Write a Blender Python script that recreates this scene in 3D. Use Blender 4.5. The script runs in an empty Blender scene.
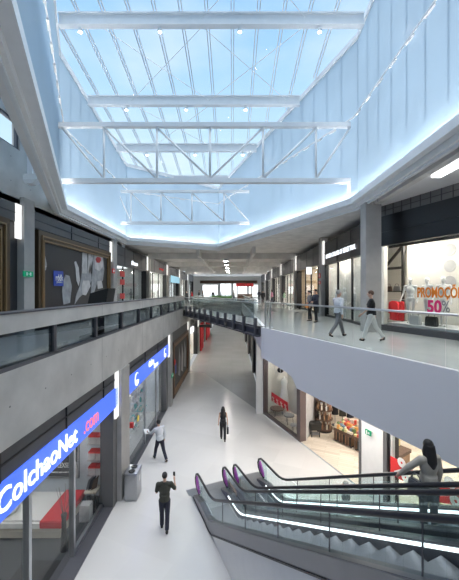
import bpy, bmesh, math, random
from mathutils import Vector, Matrix
random.seed(7)
C = bpy.context.scene.collection
PI = math.pi
F = 310.0
def K(px): return (px-232.0)/F
def PT(px, py, y):            # point seen at a pixel of the photograph at depth y (metres)
    return Vector((K(px)*y, y, 7.5-(py-291.0)/F*y))
UF = 5.9                       # upper floor level
CE = 11.0                      # ceiling level
# ---------------------------------------------------------------- materials
MATS = {}
def mat(name, col=(.8,.8,.8), rough=.5, metal=0, emit=None, es=1, noise=0, nscale=4, bump=0, alpha=None, spec=.5, coat=0, trans=0):
    if name in MATS: return MATS[name]
    m = bpy.data.materials.new(name); m.use_nodes = True
    nt = m.node_tree; b = nt.nodes['Principled BSDF']
    b.inputs['Base Color'].default_value = (*col, 1)
    b.inputs['Roughness'].default_value = rough
    b.inputs['Metallic'].default_value = metal
    b.inputs['Specular IOR Level'].default_value = spec
    b.inputs['Coat Weight'].default_value = coat
    if emit:
        b.inputs['Emission Color'].default_value = (*emit, 1); b.inputs['Emission Strength'].default_value = es
    tc = nt.nodes.new('ShaderNodeTexCoord'); n = nt.nodes.new('ShaderNodeTexNoise')
    n.inputs['Scale'].default_value = nscale; n.inputs['Detail'].default_value = 5
    nt.links.new(tc.outputs['Object'], n.inputs['Vector'])
    r = nt.nodes.new('ShaderNodeMapRange'); r.inputs[1].default_value=.3; r.inputs[2].default_value=.7
    nz = noise if noise else .03
    r.inputs[3].default_value = 1-nz; r.inputs[4].default_value = 1+nz*.6
    nt.links.new(n.outputs['Fac'], r.inputs[0])
    mx = nt.nodes.new('ShaderNodeVectorMath'); mx.operation = 'SCALE'; mx.inputs[0].default_value = col
    nt.links.new(r.outputs[0], mx.inputs['Scale']); nt.links.new(mx.outputs[0], b.inputs['Base Color'])
    if bump:
        bp = nt.nodes.new('ShaderNodeBump'); bp.inputs['Strength'].default_value = bump
        nt.links.new(n.outputs['Fac'], bp.inputs['Height']); nt.links.new(bp.outputs[0], b.inputs['Normal'])
    MATS[name] = m; return m
def glass(name, tint=(.95,.98,1), refl=.08, rough=.02):
    m = bpy.data.materials.new(name); m.use_nodes = True; nt = m.node_tree; nt.nodes.clear()
    o = nt.nodes.new('ShaderNodeOutputMaterial'); t = nt.nodes.new('ShaderNodeBsdfTransparent'); t.inputs[0].default_value = (*tint,1)
    g = nt.nodes.new('ShaderNodeBsdfGlossy'); g.inputs['Roughness'].default_value = rough
    f = nt.nodes.new('ShaderNodeFresnel'); f.inputs['IOR'].default_value = 1.35+refl
    mx = nt.nodes.new('ShaderNodeMixShader')
    # a pane seen from its back face must keep the same fresnel: use the geometry's facing instead
    lw = nt.nodes.new('ShaderNodeLayerWeight'); lw.inputs[0].default_value = .5
    pw = nt.nodes.new('ShaderNodeMath'); pw.operation='POWER'; pw.inputs[1].default_value=4.5; nt.links.new(lw.outputs['Facing'], pw.inputs[0])
    ml = nt.nodes.new('ShaderNodeMath'); ml.operation='MULTIPLY_ADD'; ml.inputs[1].default_value=.6; ml.inputs[2].default_value=refl*.5; nt.links.new(pw.outputs[0], ml.inputs[0])
    nt.links.new(ml.outputs[0], mx.inputs[0]); nt.nodes.remove(f)
    nt.links.new(t.outputs[0], mx.inputs[1]); nt.links.new(g.outputs[0], mx.inputs[2]); nt.links.new(mx.outputs[0], o.inputs[0])
    MATS[name] = m; return m
def translucent(name, col):
    m = bpy.data.materials.new(name); m.use_nodes = True; nt = m.node_tree; nt.nodes.clear()
    o = nt.nodes.new('ShaderNodeOutputMaterial')
    d = nt.nodes.new('ShaderNodeBsdfDiffuse'); t = nt.nodes.new('ShaderNodeBsdfTranslucent')
    g = nt.nodes.new('ShaderNodeBsdfGlossy'); g.inputs['Roughness'].default_value=.25
    d.inputs[0].default_value = (*col,1); t.inputs[0].default_value = (*col,1)
    tc = nt.nodes.new('ShaderNodeTexCoord'); n = nt.nodes.new('ShaderNodeTexNoise'); n.inputs['Scale'].default_value=.25
    nt.links.new(tc.outputs['Object'], n.inputs['Vector'])
    r = nt.nodes.new('ShaderNodeMapRange'); r.inputs[1].default_value=.3; r.inputs[2].default_value=.7; r.inputs[3].default_value=.88; r.inputs[4].default_value=1.04
    nt.links.new(n.outputs['Fac'], r.inputs[0])
    v = nt.nodes.new('ShaderNodeVectorMath'); v.operation='SCALE'; v.inputs[0].default_value = col
    nt.links.new(r.outputs[0], v.inputs['Scale']); nt.links.new(v.outputs[0], t.inputs[0]); nt.links.new(v.outputs[0], d.inputs[0])
    a = nt.nodes.new('ShaderNodeMixShader'); a.inputs[0].default_value=.62
    nt.links.new(d.outputs[0], a.inputs[1]); nt.links.new(t.outputs[0], a.inputs[2])
    b = nt.nodes.new('ShaderNodeMixShader'); b.inputs[0].default_value=.06
    nt.links.new(a.outputs[0], b.inputs[1]); nt.links.new(g.outputs[0], b.inputs[2]); nt.links.new(b.outputs[0], o.inputs[0])
    MATS[name]=m; return m
def concrete(name, col, hole=True, joint=4.3, hs=1.07):
    m = mat(name, col, .75, noise=.16, nscale=1.3, bump=.05)
    nt = m.node_tree; b = nt.nodes['Principled BSDF']; N = nt.nodes.new; L = nt.links.new
    src = b.inputs['Base Color'].links[0].from_socket
    g = N('ShaderNodeNewGeometry'); s = N('ShaderNodeSeparateXYZ'); L(g.outputs['Position'], s.inputs[0])
    def M(op, a, bb=None, c=None):
        n = N('ShaderNodeMath'); n.operation = op
        for i, v in enumerate((a, bb, c)):
            if v is None: continue
            if isinstance(v, (int,float)): n.inputs[i].default_value = v
            else: L(v, n.inputs[i])
        return n.outputs[0]
    def frac(v, p, o=0): return M('SUBTRACT', M('FRACT', M('DIVIDE', M('ADD', v, o), p)), .5)
    fy = frac(s.outputs['Y'], hs, .3); fz = frac(s.outputs['Z'], hs*.8, .15)
    d = M('SQRT', M('ADD', M('MULTIPLY', fy, fy), M('MULTIPLY', fz, fz)))
    hole_ = M('LESS_THAN', d, .022 if hole else -1)
    j = M('LESS_THAN', M('ABSOLUTE', frac(s.outputs['Y'], joint, 1.2)), .0022)
    msk = M('MAXIMUM', hole_, j)
    mx = N('ShaderNodeMix'); mx.data_type='RGBA'; L(M('MULTIPLY', msk, .7), mx.inputs[0]); L(src, mx.inputs[6]); mx.inputs[7].default_value=(.08,.08,.08,1)
    L(mx.outputs[2], b.inputs['Base Color']); return m
def tiles(name, col, dcol, size, rough=.2, rot=0, grout=.008, wood=False):
    m = mat(name, col, rough, noise=.06, nscale=.35)
    nt = m.node_tree; b = nt.nodes['Principled BSDF']; N = nt.nodes.new; L = nt.links.new
    src = b.inputs['Base Color'].links[0].from_socket
    g = N('ShaderNodeNewGeometry'); mp = N('ShaderNodeMapping'); mp.inputs['Rotation'].default_value=(0,0,rot); L(g.outputs['Position'], mp.inputs[0])
    br = N('ShaderNodeTexBrick'); br.inputs['Scale'].default_value = 1; br.inputs['Mortar Size'].default_value = grout
    br.inputs['Brick Width'].default_value = size[0]; br.inputs['Row Height'].default_value = size[1]
    br.offset = .5 if wood else 0
    br.inputs['Color1'].default_value=(1,1,1,1); br.inputs['Color2'].default_value=(.93,.93,.93,1) if not wood else (.8,.78,.75,1); br.inputs['Mortar'].default_value=(*dcol,1)
    L(mp.outputs[0], br.inputs[0])
    mx = N('ShaderNodeMix'); mx.data_type='RGBA'; mx.blend_type='MULTIPLY'; mx.inputs[0].default_value=1
    L(src, mx.inputs[6]); L(br.outputs['Color'], mx.inputs[7]); L(mx.outputs[2], b.inputs['Base Color'])
    return m
mat_=0
# ---------------------------------------------------------------- mesh builder
class Fr:                       # plan frame: s along, d inward, z up
    def __init__(s, o, a, n): s.o=Vector((*o,0)); s.a=Vector((*a,0)).normalized(); s.n=Vector((*n,0)).normalized()
    def p(s, u, d, z=0): q = s.o + s.a*u + s.n*d; return Vector((q.x, q.y, z))
W = Fr((0,0),(1,0),(0,1))
class MB:
    def __init__(s): s.bm = bmesh.new()
    def hexa(s, pts):           # 8 points: bottom 4, top 4
        v = [s.bm.verts.new(p) for p in pts]
        for f in ((3,2,1,0),(4,5,6,7),(0,1,5,4),(1,2,6,5),(2,3,7,6),(3,0,4,7)): s.bm.faces.new([v[i] for i in f])
        return s
    def box(s, u0,u1,d0,d1,z0,z1, fr=W):
        return s.hexa([fr.p(u0,d0,z0),fr.p(u1,d0,z0),fr.p(u1,d1,z0),fr.p(u0,d1,z0),fr.p(u0,d0,z1),fr.p(u1,d0,z1),fr.p(u1,d1,z1),fr.p(u0,d1,z1)])
    def bar(s, a, b, w, h=None, up=(0,0,1)):
        a=Vector(a); b=Vector(b); h=h or w; d=(b-a).normalized(); up=Vector(up)
        x=d.cross(up)
        if x.length<1e-4: x=d.cross(Vector((0,1,0)))
        x.normalize(); y=x.cross(d); x*=w/2; y*=h/2
        return s.hexa([a-x-y,a+x-y,b+x-y,b-x-y,a-x+y,a+x+y,b+x+y,b-x+y])
    def tube(s, pts, r, n=8, caps=True):
        pts=[Vector(p) for p in pts]; rs = r if isinstance(r,(list,tuple)) else [r]*len(pts); rings=[]
        x=None
        for i,p in enumerate(pts):
            d=(pts[min(i+1,len(pts)-1)]-pts[max(i-1,0)]).normalized()
            if x is None:
                x=d.cross(Vector((0,0,1)));
                if x.length<1e-3: x=d.cross(Vector((0,1,0)))
            x=(x-d*x.dot(d)).normalized(); y=d.cross(x)
            rings.append([s.bm.verts.new(p+(x*math.cos(2*PI*k/n)+y*math.sin(2*PI*k/n))*rs[i]) for k in range(n)])
        for a,b in zip(rings,rings[1:]):
            for k in range(n): s.bm.faces.new((a[k],a[(k+1)%n],b[(k+1)%n],b[k]))
        if caps: s.bm.faces.new(rings[0][::-1]); s.bm.faces.new(rings[-1])
        return s
    def lathe(s, c, prof, n=16, sx=1, sy=1):
        c=Vector(c); rings=[[s.bm.verts.new(c+Vector((r*sx*math.cos(2*PI*k/n),r*sy*math.sin(2*PI*k/n),z))) for k in range(n)] for r,z in prof]
        for a,b in zip(rings,rings[1:]):
            for k in range(n): s.bm.faces.new((a[k],a[(k+1)%n],b[(k+1)%n],b[k]))
        s.bm.faces.new(rings[0][::-1]); s.bm.faces.new(rings[-1]); return s
    def prism(s, pts, vec):     # planar polygon extruded by vec
        vec=Vector(vec); a=[s.bm.verts.new(p) for p in pts]; b=[s.bm.verts.new(Vector(p)+vec) for p in pts]; n=len(a)
        s.bm.faces.new(a[::-1]); s.bm.faces.new(b)
        for k in range(n): s.bm.faces.new((a[k],a[(k+1)%n],b[(k+1)%n],b[k]))
        return s
    def ell(s, c, r, seg=12, rot=None):
        m = Matrix.Translation(c) @ (rot.to_4x4() if rot else Matrix()) @ Matrix.Diagonal((*r,1))
        bmesh.ops.create_uvsphere(s.bm, u_segments=seg, v_segments=max(6,seg//2+2), radius=1, matrix=m); return s
    def build(s, name, m, parent=None, smooth=False, bevel=0):
        bm=s.bm; bmesh.ops.recalc_face_normals(bm, faces=bm.faces)
        if bevel: bmesh.ops.bevel(bm, geom=list(bm.edges), offset=bevel, segments=2, affect='EDGES', clamp_overlap=True)
        me=bpy.data.meshes.new(name); bm.to_mesh(me); bm.free()
        return link(name, me, m, parent, smooth)
def worldloc(o):
    v=Vector(o.location)
    while o.parent: o=o.parent; v+=Vector(o.location)
    return v
def link(name, me, m, parent=None, smooth=False, keep=False):
    o=bpy.data.objects.new(name, me); C.objects.link(o); me.materials.clear(); me.materials.append(MATS[m] if isinstance(m,str) else m)
    if smooth:
        for p in me.polygons: p.use_smooth=True
    if keep: o.parent=parent; return o
    if parent:
        o.parent=parent; me.transform(Matrix.Translation(-worldloc(parent)))
    else:
        vs=[v.co for v in me.vertices]; lo=Vector([min(v[i] for v in vs) for i in range(3)]); hi=Vector([max(v[i] for v in vs) for i in range(3)])
        c=Vector(((lo.x+hi.x)/2,(lo.y+hi.y)/2,lo.z)); me.transform(Matrix.Translation(-c)); o.location=c
    return o
def tag(o, label, cat, group=None, kind=None):
    o['label']=label; o['category']=cat
    if group: o['group']=group
    if kind: o['kind']=kind
    return o
def struct(name, mb, m, parent=None, **k):
    o=mb.build(name, m, parent, **k)
    if not parent: o['kind']='structure'
    return o
def thing(name, label, cat, loc, group=None):
    o=bpy.data.objects.new(name,None); C.objects.link(o); o.location=loc; o.empty_display_size=.2
    return tag(o,label,cat,group)
def dup(root, loc=None, rz=None, label=None, group=None):
    r=root.copy(); C.objects.link(r)
    if loc is not None: r.location=loc
    if rz is not None: r.rotation_euler=(0,0,rz)
    if label: r['label']=label
    if group: r['group']=group
    def rec(src,dst):
        for ch in list(src.children):
            c=ch.copy(); C.objects.link(c); c.parent=dst; rec(ch,c)
    rec(root,r); return r
FONT=None
def text(s, size, pos, right, mname, parent=None, name='lettering', ext=.01, off=0, up=(0,0,1), sx=1, align='LEFT', space=1):
    cu=bpy.data.curves.new('t','FONT'); cu.body=s; cu.size=size; cu.extrude=ext; cu.offset=off; cu.align_x=align; cu.space_character=space; cu.resolution_u=3
    ob=bpy.data.objects.new('t',cu); C.objects.link(ob)
    bpy.context.view_layer.update()
    me=bpy.data.meshes.new_from_object(ob.evaluated_get(bpy.context.evaluated_depsgraph_get()))
    bpy.data.objects.remove(ob)
    r=Vector(right).normalized(); u=Vector(up).normalized(); n=r.cross(u)
    M=Matrix(((r.x*sx,u.x,n.x,pos[0]),(r.y*sx,u.y,n.y,pos[1]),(r.z*sx,u.z,n.z,pos[2]),(0,0,0,1)))
    me.transform(M)
    return link(name, me, mname, parent)
def disc(c, r, e, n, th=.01, k=20, r2=None):     # flat disc facing n (unit) with in-plane axes e,z
    mb=MB(); e=Vector(e); pts=[Vector(c)+e*(r*math.cos(2*PI*i/k))+Vector((0,0,(r2 or r)*math.sin(2*PI*i/k))) for i in range(k)]
    return mb.prism(pts, Vector(n)*th)
# palette
concrete('fair_faced_concrete',(.55,.53,.505)); concrete('soffit_concrete',(.70,.685,.665), hole=False, joint=8.6)
mat('column_concrete',(.40,.385,.37),.7,noise=.12,nscale=2)
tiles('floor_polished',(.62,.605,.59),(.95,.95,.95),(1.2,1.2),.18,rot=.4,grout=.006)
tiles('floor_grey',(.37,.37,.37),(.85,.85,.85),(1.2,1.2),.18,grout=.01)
tiles('floor_upper',(.64,.63,.615),(.88,.88,.88),(1.2,1.2),.12,grout=.008)
tiles('wood_floor',(.72,.64,.54),(.6,.55,.5),(1.3,.16),.4,rot=.42,grout=.006,wood=True)
tiles('wood_panel',(.55,.42,.28),(.5,.5,.5),(1.3,.16),.5,grout=.006,wood=True)
mat('carpet_dark',(.06,.065,.07),.8,noise=.2,nscale=20); mat('dark_facade',(.035,.036,.04),.45); mat('black_facade',(.012,.012,.014),.4)
mat('grey_facade',(.12,.12,.125),.5); mat('tiled_grey',(.16,.16,.165),.5)
mat('white_paint',(.80,.80,.80),.45); mat('white_steel',(.80,.82,.84),.35); mat('fascia_white',(.80,.785,.81),.5,noise=.02,nscale=.5)
mat('cladding_white',(.66,.65,.64),.4); mat('steel',(.55,.56,.58),.3,metal=1); mat('dark_steel',(.10,.10,.115),.4,metal=.3)
mat('brushed_steel',(.42,.43,.45),.3,metal=.9,noise=.1,nscale=30); mat('black_rubber',(.015,.015,.017),.35); mat('bronze_frame',(.13,.10,.10),.4,metal=.4)
mat('step_metal',(.22,.22,.24),.4,metal=.6,noise=.1,nscale=40); mat('black',(.01,.01,.01),.5); mat('cream_wall',(.80,.77,.71),.7); mat('white_wall',(.82,.82,.80),.7)
mat('bluewhite_wall',(.62,.68,.74),.7); mat('red',(.65,.03,.03),.5); mat('orange',(.9,.28,.03),.5); mat('magenta',(.75,.02,.18),.5)
mat('blue_sign',(.03,.09,.55),.3,emit=(.07,.16,.85),es=.75); mat('rim_white',(.84,.83,.82),.45); mat('bar_grey',(.58,.63,.68),.4,metal=.2); mat('panel_bright',(.95,.95,.95),.4,emit=(1,.93,.84),es=38); mat('white_lit',(.9,.9,.9),.4,emit=(.9,.95,1),es=1.0); mat('pink_lit',(.8,.2,.25),.4,emit=(1,.25,.3),es=.5)
mat('strip_lit',(.95,.95,.92),.4,emit=(1,.98,.94),es=.75); mat('cove_lit',(.95,.95,.95),.4,emit=(1,.97,.92),es=75); mat('led_lit',(1,1,1),.4,emit=(.93,.97,1),es=1.8)
mat('panel_lit',(.95,.95,.95),.4,emit=(1,.96,.9),es=15); mat('panel_lit_cool',(.95,.95,.95),.4,emit=(.92,.97,1),es=7); mat('lamp_lit',(1,1,1),.4,emit=(1,.95,.88),es=110)
mat('gold',(.24,.155,.075),.4,metal=.5); mat('bronze',(.085,.055,.03),.45,metal=.4); mat('poster_dark',(.013,.012,.015),.5,noise=.2,nscale=1)
mat('poster_grey',(.30,.31,.33),.5,noise=.3,nscale=3); mat('poster_light',(.52,.51,.51),.5,noise=.2,nscale=3); mat('blue_flat',(.015,.05,.35),.5); mat('lip_red',(.4,.015,.02),.4)
mat('green_sign',(.0,.22,.10),.4,emit=(0,.30,.14),es=.35); mat('grass_green',(.09,.28,.04),.8,noise=.4,nscale=20); mat('leaf',(.05,.13,.03),.7)
mat('wood_dark',(.10,.055,.035),.5,noise=.2,nscale=5); mat('wood_mid',(.28,.16,.09),.5,noise=.2,nscale=5); mat('cloth_red',(.55,.02,.03),.8); mat('mattress_white',(.78,.77,.74),.8)
mat('bed_cream',(.55,.50,.42),.8); mat('glass_teal',(.02,.35,.33),.3); mat('yellow',(.85,.65,.05),.5); mat('purple',(.30,.02,.32),.5); mat('plastic_grey',(.2,.2,.21),.5)
for i,c in enumerate([(.6,.08,.05),(.7,.35,.1),(.13,.2,.08),(.65,.6,.5),(.15,.24,.34),(.5,.2,.2),(.3,.15,.09),(.7,.6,.32)]): mat('goods_%d'%i,c,.5)
glass('clear_glass',(.90,.95,.95),.05); glass('shop_glass',(.93,.95,.95),.03); glass('rail_glass',(.91,.94,.94),.05); glass('roof_glass',(.93,.97,1.0),.0); glass('smoke_glass',(.62,.67,.69),.10)
translucent('polycarbonate',(.46,.60,.73)); mat('mullion_pale',(.75,.80,.84),.5)
mat('skin',(.55,.34,.25),.5); mat('hair_dark',(.012,.010,.010),.6); mat('hair_brown',(.10,.05,.03),.6); mat('hair_grey',(.3,.29,.28),.6)
mat('c_white',(.62,.64,.68),.8); mat('c_black',(.012,.012,.015),.8); mat('c_olive',(.045,.045,.035),.8); mat('c_navy',(.02,.022,.04),.8); mat('c_grey',(.16,.16,.17),.8); mat('c_beige',(.42,.38,.33),.8)
mat('c_pink',(.6,.25,.35),.8); mat('c_green',(.35,.5,.35),.8); mat('c_pale',(.66,.65,.62),.8); mat('mannequin_white',(.82,.82,.80),.4)
U=Vector((-.395,.919,0)); N=Vector((.919,.395,0))     # the oblique direction (away) and its normal
U.normalize(); N.normalize()
def T(n,t,z=0): q=N*n+U*t; return Vector((q.x,q.y,z))
def nt_of(p): return p.dot(N), p.dot(U)
Y0,Y1=-6,74
GRID=[2.9,11.5,20.1,28.7,37.3,45.9,54.5,63.1]
# ================================================================ FLOORS
# lower floors: lighter base colour, and a darker base colour beyond an oblique edge
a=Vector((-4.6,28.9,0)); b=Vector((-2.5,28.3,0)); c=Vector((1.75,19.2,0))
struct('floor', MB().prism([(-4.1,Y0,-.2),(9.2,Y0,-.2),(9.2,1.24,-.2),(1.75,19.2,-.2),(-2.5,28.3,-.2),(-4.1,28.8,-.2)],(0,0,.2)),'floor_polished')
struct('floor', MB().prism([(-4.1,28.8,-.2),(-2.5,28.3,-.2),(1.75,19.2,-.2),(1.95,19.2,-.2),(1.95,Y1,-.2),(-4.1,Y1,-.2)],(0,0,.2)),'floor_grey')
# upper slabs
struct('floor', MB().box(-12.5,-4.12,Y0,Y1,UF-.3,UF),'floor_upper')
RX=1.4
cr=T(6.62,0); 
p0=Vector((RX,(6.62-.919*RX)/.395*1.0,0)); p0=Vector((1.5,13.25,0))
tE=-1.0
def onN(n,x):  # y of the line n at given x
    return (n-N.x*x)/N.y
yA=onN(6.6,RX)
struct('floor', MB().prism([(RX,yA,UF-.35),(*T(6.6,-2.6)[:2],UF-.35),(14,-3,UF-.35),(14,Y1,UF-.35),(RX,Y1,UF-.35)],(0,0,.35)),'floor_upper')
struct('floor', MB().prism([(-4.0,Y0,UF-.4),(14,Y0,UF-.4),(14,-3,UF-.4),(*T(6.6,-2.6)[:2],UF-.4),(*T(6.6,-.9)[:2],UF-.4),(*T(3.0,-.9)[:2],UF-.4),(-4.0,-1.9,UF-.4)],(0,0,.4)),'floor_upper')
# bridge deck
ybN=onN(6.6,-4.0); ybF=onN(8.5,-4.0); yRF=onN(8.5,RX)
struct('floor', MB().prism([(RX,yA+.02,UF-.35),(-4.0,ybN,UF-.35),(-4.0,ybF,UF-.35),(RX,yRF,UF-.35)],(0,0,.35)),'floor_upper')
# far deck closing the void
struct('floor', MB().box(-3.8,RX,44,Y1,UF-.5,UF),'floor_upper')
# ================================================================ WHITE FASCIA (right) and spandrels
tq=lambda px,n: (lambda k:(N.x*n-k*N.y*n)/(k*U.y-U.x))(K(px))   # t on line n seen at px
t_a=tq(264,6.5); t_b=tq(285,6.5); t_c=tq(297,6.5)
zf=UF+.02
pts=[T(6.5,t_a,zf),T(6.5,t_a,4.6),T(6.5,t_b,4.45),T(6.5,t_b-.45,4.35),T(6.5,t_c,4.02),T(6.5,-1,4.02),T(6.5,-1,zf)]
struct('trim_1', MB().prism(pts,N*.12),'fascia_white')
struct('trim_2', MB().prism([T(6.5,t_a+.02,zf),T(6.5,t_a+.02,4.6),T(6.5,t_a+.27,4.6),T(6.5,t_a+.27,zf)],N*.5),'fascia_white')
struct('trim_3', MB().box(RX-.04,RX+.12,yA+.6,44,4.7,UF+.01),'fascia_white')     # far void edge right
struct('ceiling', MB().prism([T(6.62,t_c,4.02),T(6.62,-1,4.02),T(9.2,-1,4.02),T(9.2,t_c,4.02)],(0,0,.1)),'white_paint')
struct('ceiling', MB().prism([T(6.62,t_c+.02,4.3),T(9.2,t_c+.02,4.3),T(9.2,14.8,4.6),T(6.62,t_a+.2,4.6)],(0,0,.05)),'white_paint')
# left concrete spandrel, parapet beam and strip of glass between mullions
struct('wall_left', MB().box(-4.35,-4.0,Y0,Y1,4.7,6.06),'fair_faced_concrete')
yPE=ybN+.1
for (y0,y1,nm) in ((Y0,yPE,'near'),(ybF-.1,44,'far')):
    if nm=='near':
        struct('wall_left', MB().box(-4.35,-4.0,y0,y1,6.74,7.08),'fair_faced_concrete')
        g=struct('window_1', MB().box(-4.07,-4.05,y0,y1,6.06,6.74),'smoke_glass')
        mb=MB(); y=y0+.15
        while y<y1: mb.box(-4.14,-4.01,y-.05,y+.05,6.06,6.74); y+=2.15
        mb.box(-4.2,-4.01,y0,y1,6.06,6.13)
        struct('window_mullion', mb,'dark_steel',g)
        struct('trim_4', MB().box(-4.36,-3.985,y0,y1,7.08,7.11),'dark_steel')
# far parapets of the void beyond the bridge
g=thing('glass_balustrade','glass balustrade along the left edge of the void beyond the dark bridge','balustrade',(-4.0,35,UF+.16))
MB().box(-4.06,-4.04,ybF+.2,43.8,6.06,6.9).build('glass_panel','rail_glass',g); MB().box(-4.09,-4.01,ybF+.2,43.8,6.9,6.96).build('handrail','steel',g)
g=thing('glass_balustrade','glass balustrade along the right edge of the void beyond the dark bridge','balustrade',(1.5,31,UF))
MB().box(1.46,1.48,yRF+.2,43.9,UF,6.9).build('glass_panel','rail_glass',g); MB().box(1.43,1.51,yRF+.2,43.9,6.9,6.96).build('handrail','steel',g)
g=thing('glass_balustrade','glass balustrade closing the far end of the void','balustrade',(-1.2,44,UF))
MB().box(-3.9,1.4,44.1,44.12,UF,6.9).build('glass_panel','rail_glass',g); MB().box(-3.9,1.4,44.07,44.15,6.9,6.96).build('handrail','steel',g)
# ================================================================ RIGHT RAILING
def railing(label, n, t0, t1, z, name='glass_balustrade', panel=1.25):
    m=(t0+t1)/2; g=thing(name,label,'balustrade',T(n,m,z))
    mb=MB(); mb.tube([T(n,t0,z+1.1),T(n,t1,z+1.1)],.028,8); mb.build('handrail','steel',g,smooth=True)
    k=max(1,int(abs(t1-t0)/panel)); 
    for i in range(k):
        a=t0+(t1-t0)*i/k+.015*(1 if t1>t0 else -1); b=t0+(t1-t0)*(i+1)/k-.015*(1 if t1>t0 else -1)
        MB().prism([T(n,a,z+.02),T(n,b,z+.02),T(n,b,z+1.07),T(n,a,z+1.07)],N*.016).build('glass_panel','rail_glass',g)
    return g
g=railing('long glass balustrade with thin metal handrail on top of the pale fascia at right',6.54,-.9,t_a,UF+.02)
for tt in (t_a-.02,t_a-.42):
    MB().prism([T(6.52,tt,UF),T(6.52,tt-.05,UF),T(6.52,tt-.05,UF+1.1),T(6.52,tt,UF+1.1)],N*.06).build('post','steel',g)
# ================================================================ BRIDGE
g=thing('bridge_edge_beam','dark steel edge beam with upright brackets along the near side of the footbridge','beam',T(6.5,(t_a+ybN)/2,4.0+1.5))
tR=nt_of(Vector((RX,yA,0)))[1]; tL=nt_of(Vector((-4.0,ybN,0)))[1]
tR=t_a+.3
mb=MB(); mb.prism([T(6.46,tR,5.52),T(6.46,tL,5.52),T(6.46,tL,5.95),T(6.46,tR,5.95)],N*.14)
mb.prism([T(6.32,tR,5.5),T(6.32,tL,5.5),T(6.32,tL,5.56),T(6.32,tR,5.56)],N*.16); mb.prism([T(6.36,tR,5.84),T(6.36,tL,5.84),T(6.36,tL,5.88),T(6.36,tR,5.88)],N*.12)
mb.build('beam','dark_steel',g)
nb=12
for i in range(nb):
    t=tR+.25+(tL-tR-.5)*i/(nb-1)
    mb=MB(); mb.prism([T(6.30,t-.05,5.56),T(6.30,t+.05,5.56),T(6.30,t+.05,6.3),T(6.30,t-.05,6.3)],N*.14); mb.build('bracket','dark_steel',g)
g=thing('glass_balustrade','glass balustrade standing behind the brackets of the dark footbridge','balustrade',T(6.5,20,UF))
MB().prism([T(6.50,tR,6.0),T(6.50,tL,6.0),T(6.50,tL,6.95),T(6.50,tR,6.95)],N*.016).build('glass_panel','rail_glass',g)
MB().tube([T(6.508,tR,6.98),T(6.508,tL,6.98)],.02).build('handrail','steel',g)
g=thing('glass_balustrade','glass balustrade on the far side of the dark footbridge','balustrade',T(8.4,20,UF))
tl2=nt_of(Vector((-3.8,onN(8.4,-3.8),0)))[1]; tr2=nt_of(Vector((1.3,onN(8.4,1.3),0)))[1]
MB().prism([T(8.40,tr2,UF),T(8.40,tl2,UF),T(8.40,tl2,6.95),T(8.40,tr2,6.95)],N*.016).build('glass_panel','smoke_glass',g)
MB().tube([T(8.408,tr2,6.98),T(8.408,tl2,6.98)],.02).build('handrail','steel',g)
# ================================================================ SKYLIGHT WELL
WELL=[Vector((1.58,-6,0)),Vector((-7.5,13.7,0)),Vector((-7.55,22.4,0)),Vector((-1.17,25.8,0)),Vector((5.13,12.9,0)),Vector((5.13,-6,0))]
def offs(pts, d):               # offset an open polyline to its left by d
    out=[]
    for i,p in enumerate(pts):
        a=(p-pts[i-1]).normalized() if i else None; b=(pts[i+1]-p).normalized() if i<len(pts)-1 else None
        n1=Vector((-a.y,a.x,0)) if a else None; n2=Vector((-b.y,b.x,0)) if b else None
        if n1 is None: out.append(p+n2*d)
        elif n2 is None: out.append(p+n1*d)
        else:
            m=(n1+n2).normalized(); out.append(p+m*(d/max(.3,m.dot(n1))))
    return out
def sweep(d0,d1,z0,z1):         # rectangular section along the well's rim
    A=offs(WELL,d0); B=offs(WELL,d1); mb=MB(); v=[]
    for a,b in zip(A,B): v.append([mb.bm.verts.new((p.x,p.y,z)) for p,z in ((a,z0),(b,z0),(b,z1),(a,z1))])
    for p,q in zip(v,v[1:]):
        for k in range(4): mb.bm.faces.new((p[k],p[(k+1)%4],q[(k+1)%4],q[k]))
    mb.bm.faces.new(v[0]); mb.bm.faces.new(v[-1][::-1]); return mb
# path runs clockwise seen from above => left of the path is outside
def zr(y): return 7.5+10.66-.155*(y-13)          # underside of roof glass
r=struct('trim_5', sweep(.02,.32,10.95,11.32),'rim_white')
struct('trim_lip', sweep(-.16,.02,11.12,11.20),'white_steel',r); struct('trim_lip', sweep(-.20,-.16,11.12,11.36),'white_steel',r)
struct('trim_lip', sweep(.32,.38,11.0,11.25),'rim_white',r)
struct('trim_lip', sweep(.10,.18,10.88,10.95),'white_steel',r)
# walls of the well: translucent sheets with vertical mullions
names=['left','left','back','right','right']
for i in range(5):
    A=offs(WELL,.12); a,b=A[i],A[i+1]; L=(b-a).length; d=(b-a)/L; nn=Vector((-d.y,d.x,0))
    me=MB(); k=max(1,int(L/.9)); 
    vs=[]
    for j in range(k+1):
        p=a+d*(L*j/k); vs.append((me.bm.verts.new((p.x,p.y,11.3)), me.bm.verts.new((p.x,p.y,zr(p.y)))))
    for p,q in zip(vs,vs[1:]): me.bm.faces.new((p[0],q[0],q[1],p[1]))
    w=struct('wall_'+names[i], me,'polycarbonate')
    mb=MB()
    for j in range(k+1):
        p=a+d*(L*j/k); mb.bar(p+nn*.03+Vector((0,0,11.3)), Vector((p.x,p.y,zr(p.y)))+nn*.03,.022,.035)
    struct('wall_mullion', mb,'bar_grey',w)
    mb=MB(); mb.bar(Vector((a.x,a.y,zr(a.y)-.05)),Vector((b.x,b.y,zr(b.y)-.05)),.14,.22); struct('wall_top_rail', mb,'white_steel',w)
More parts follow.
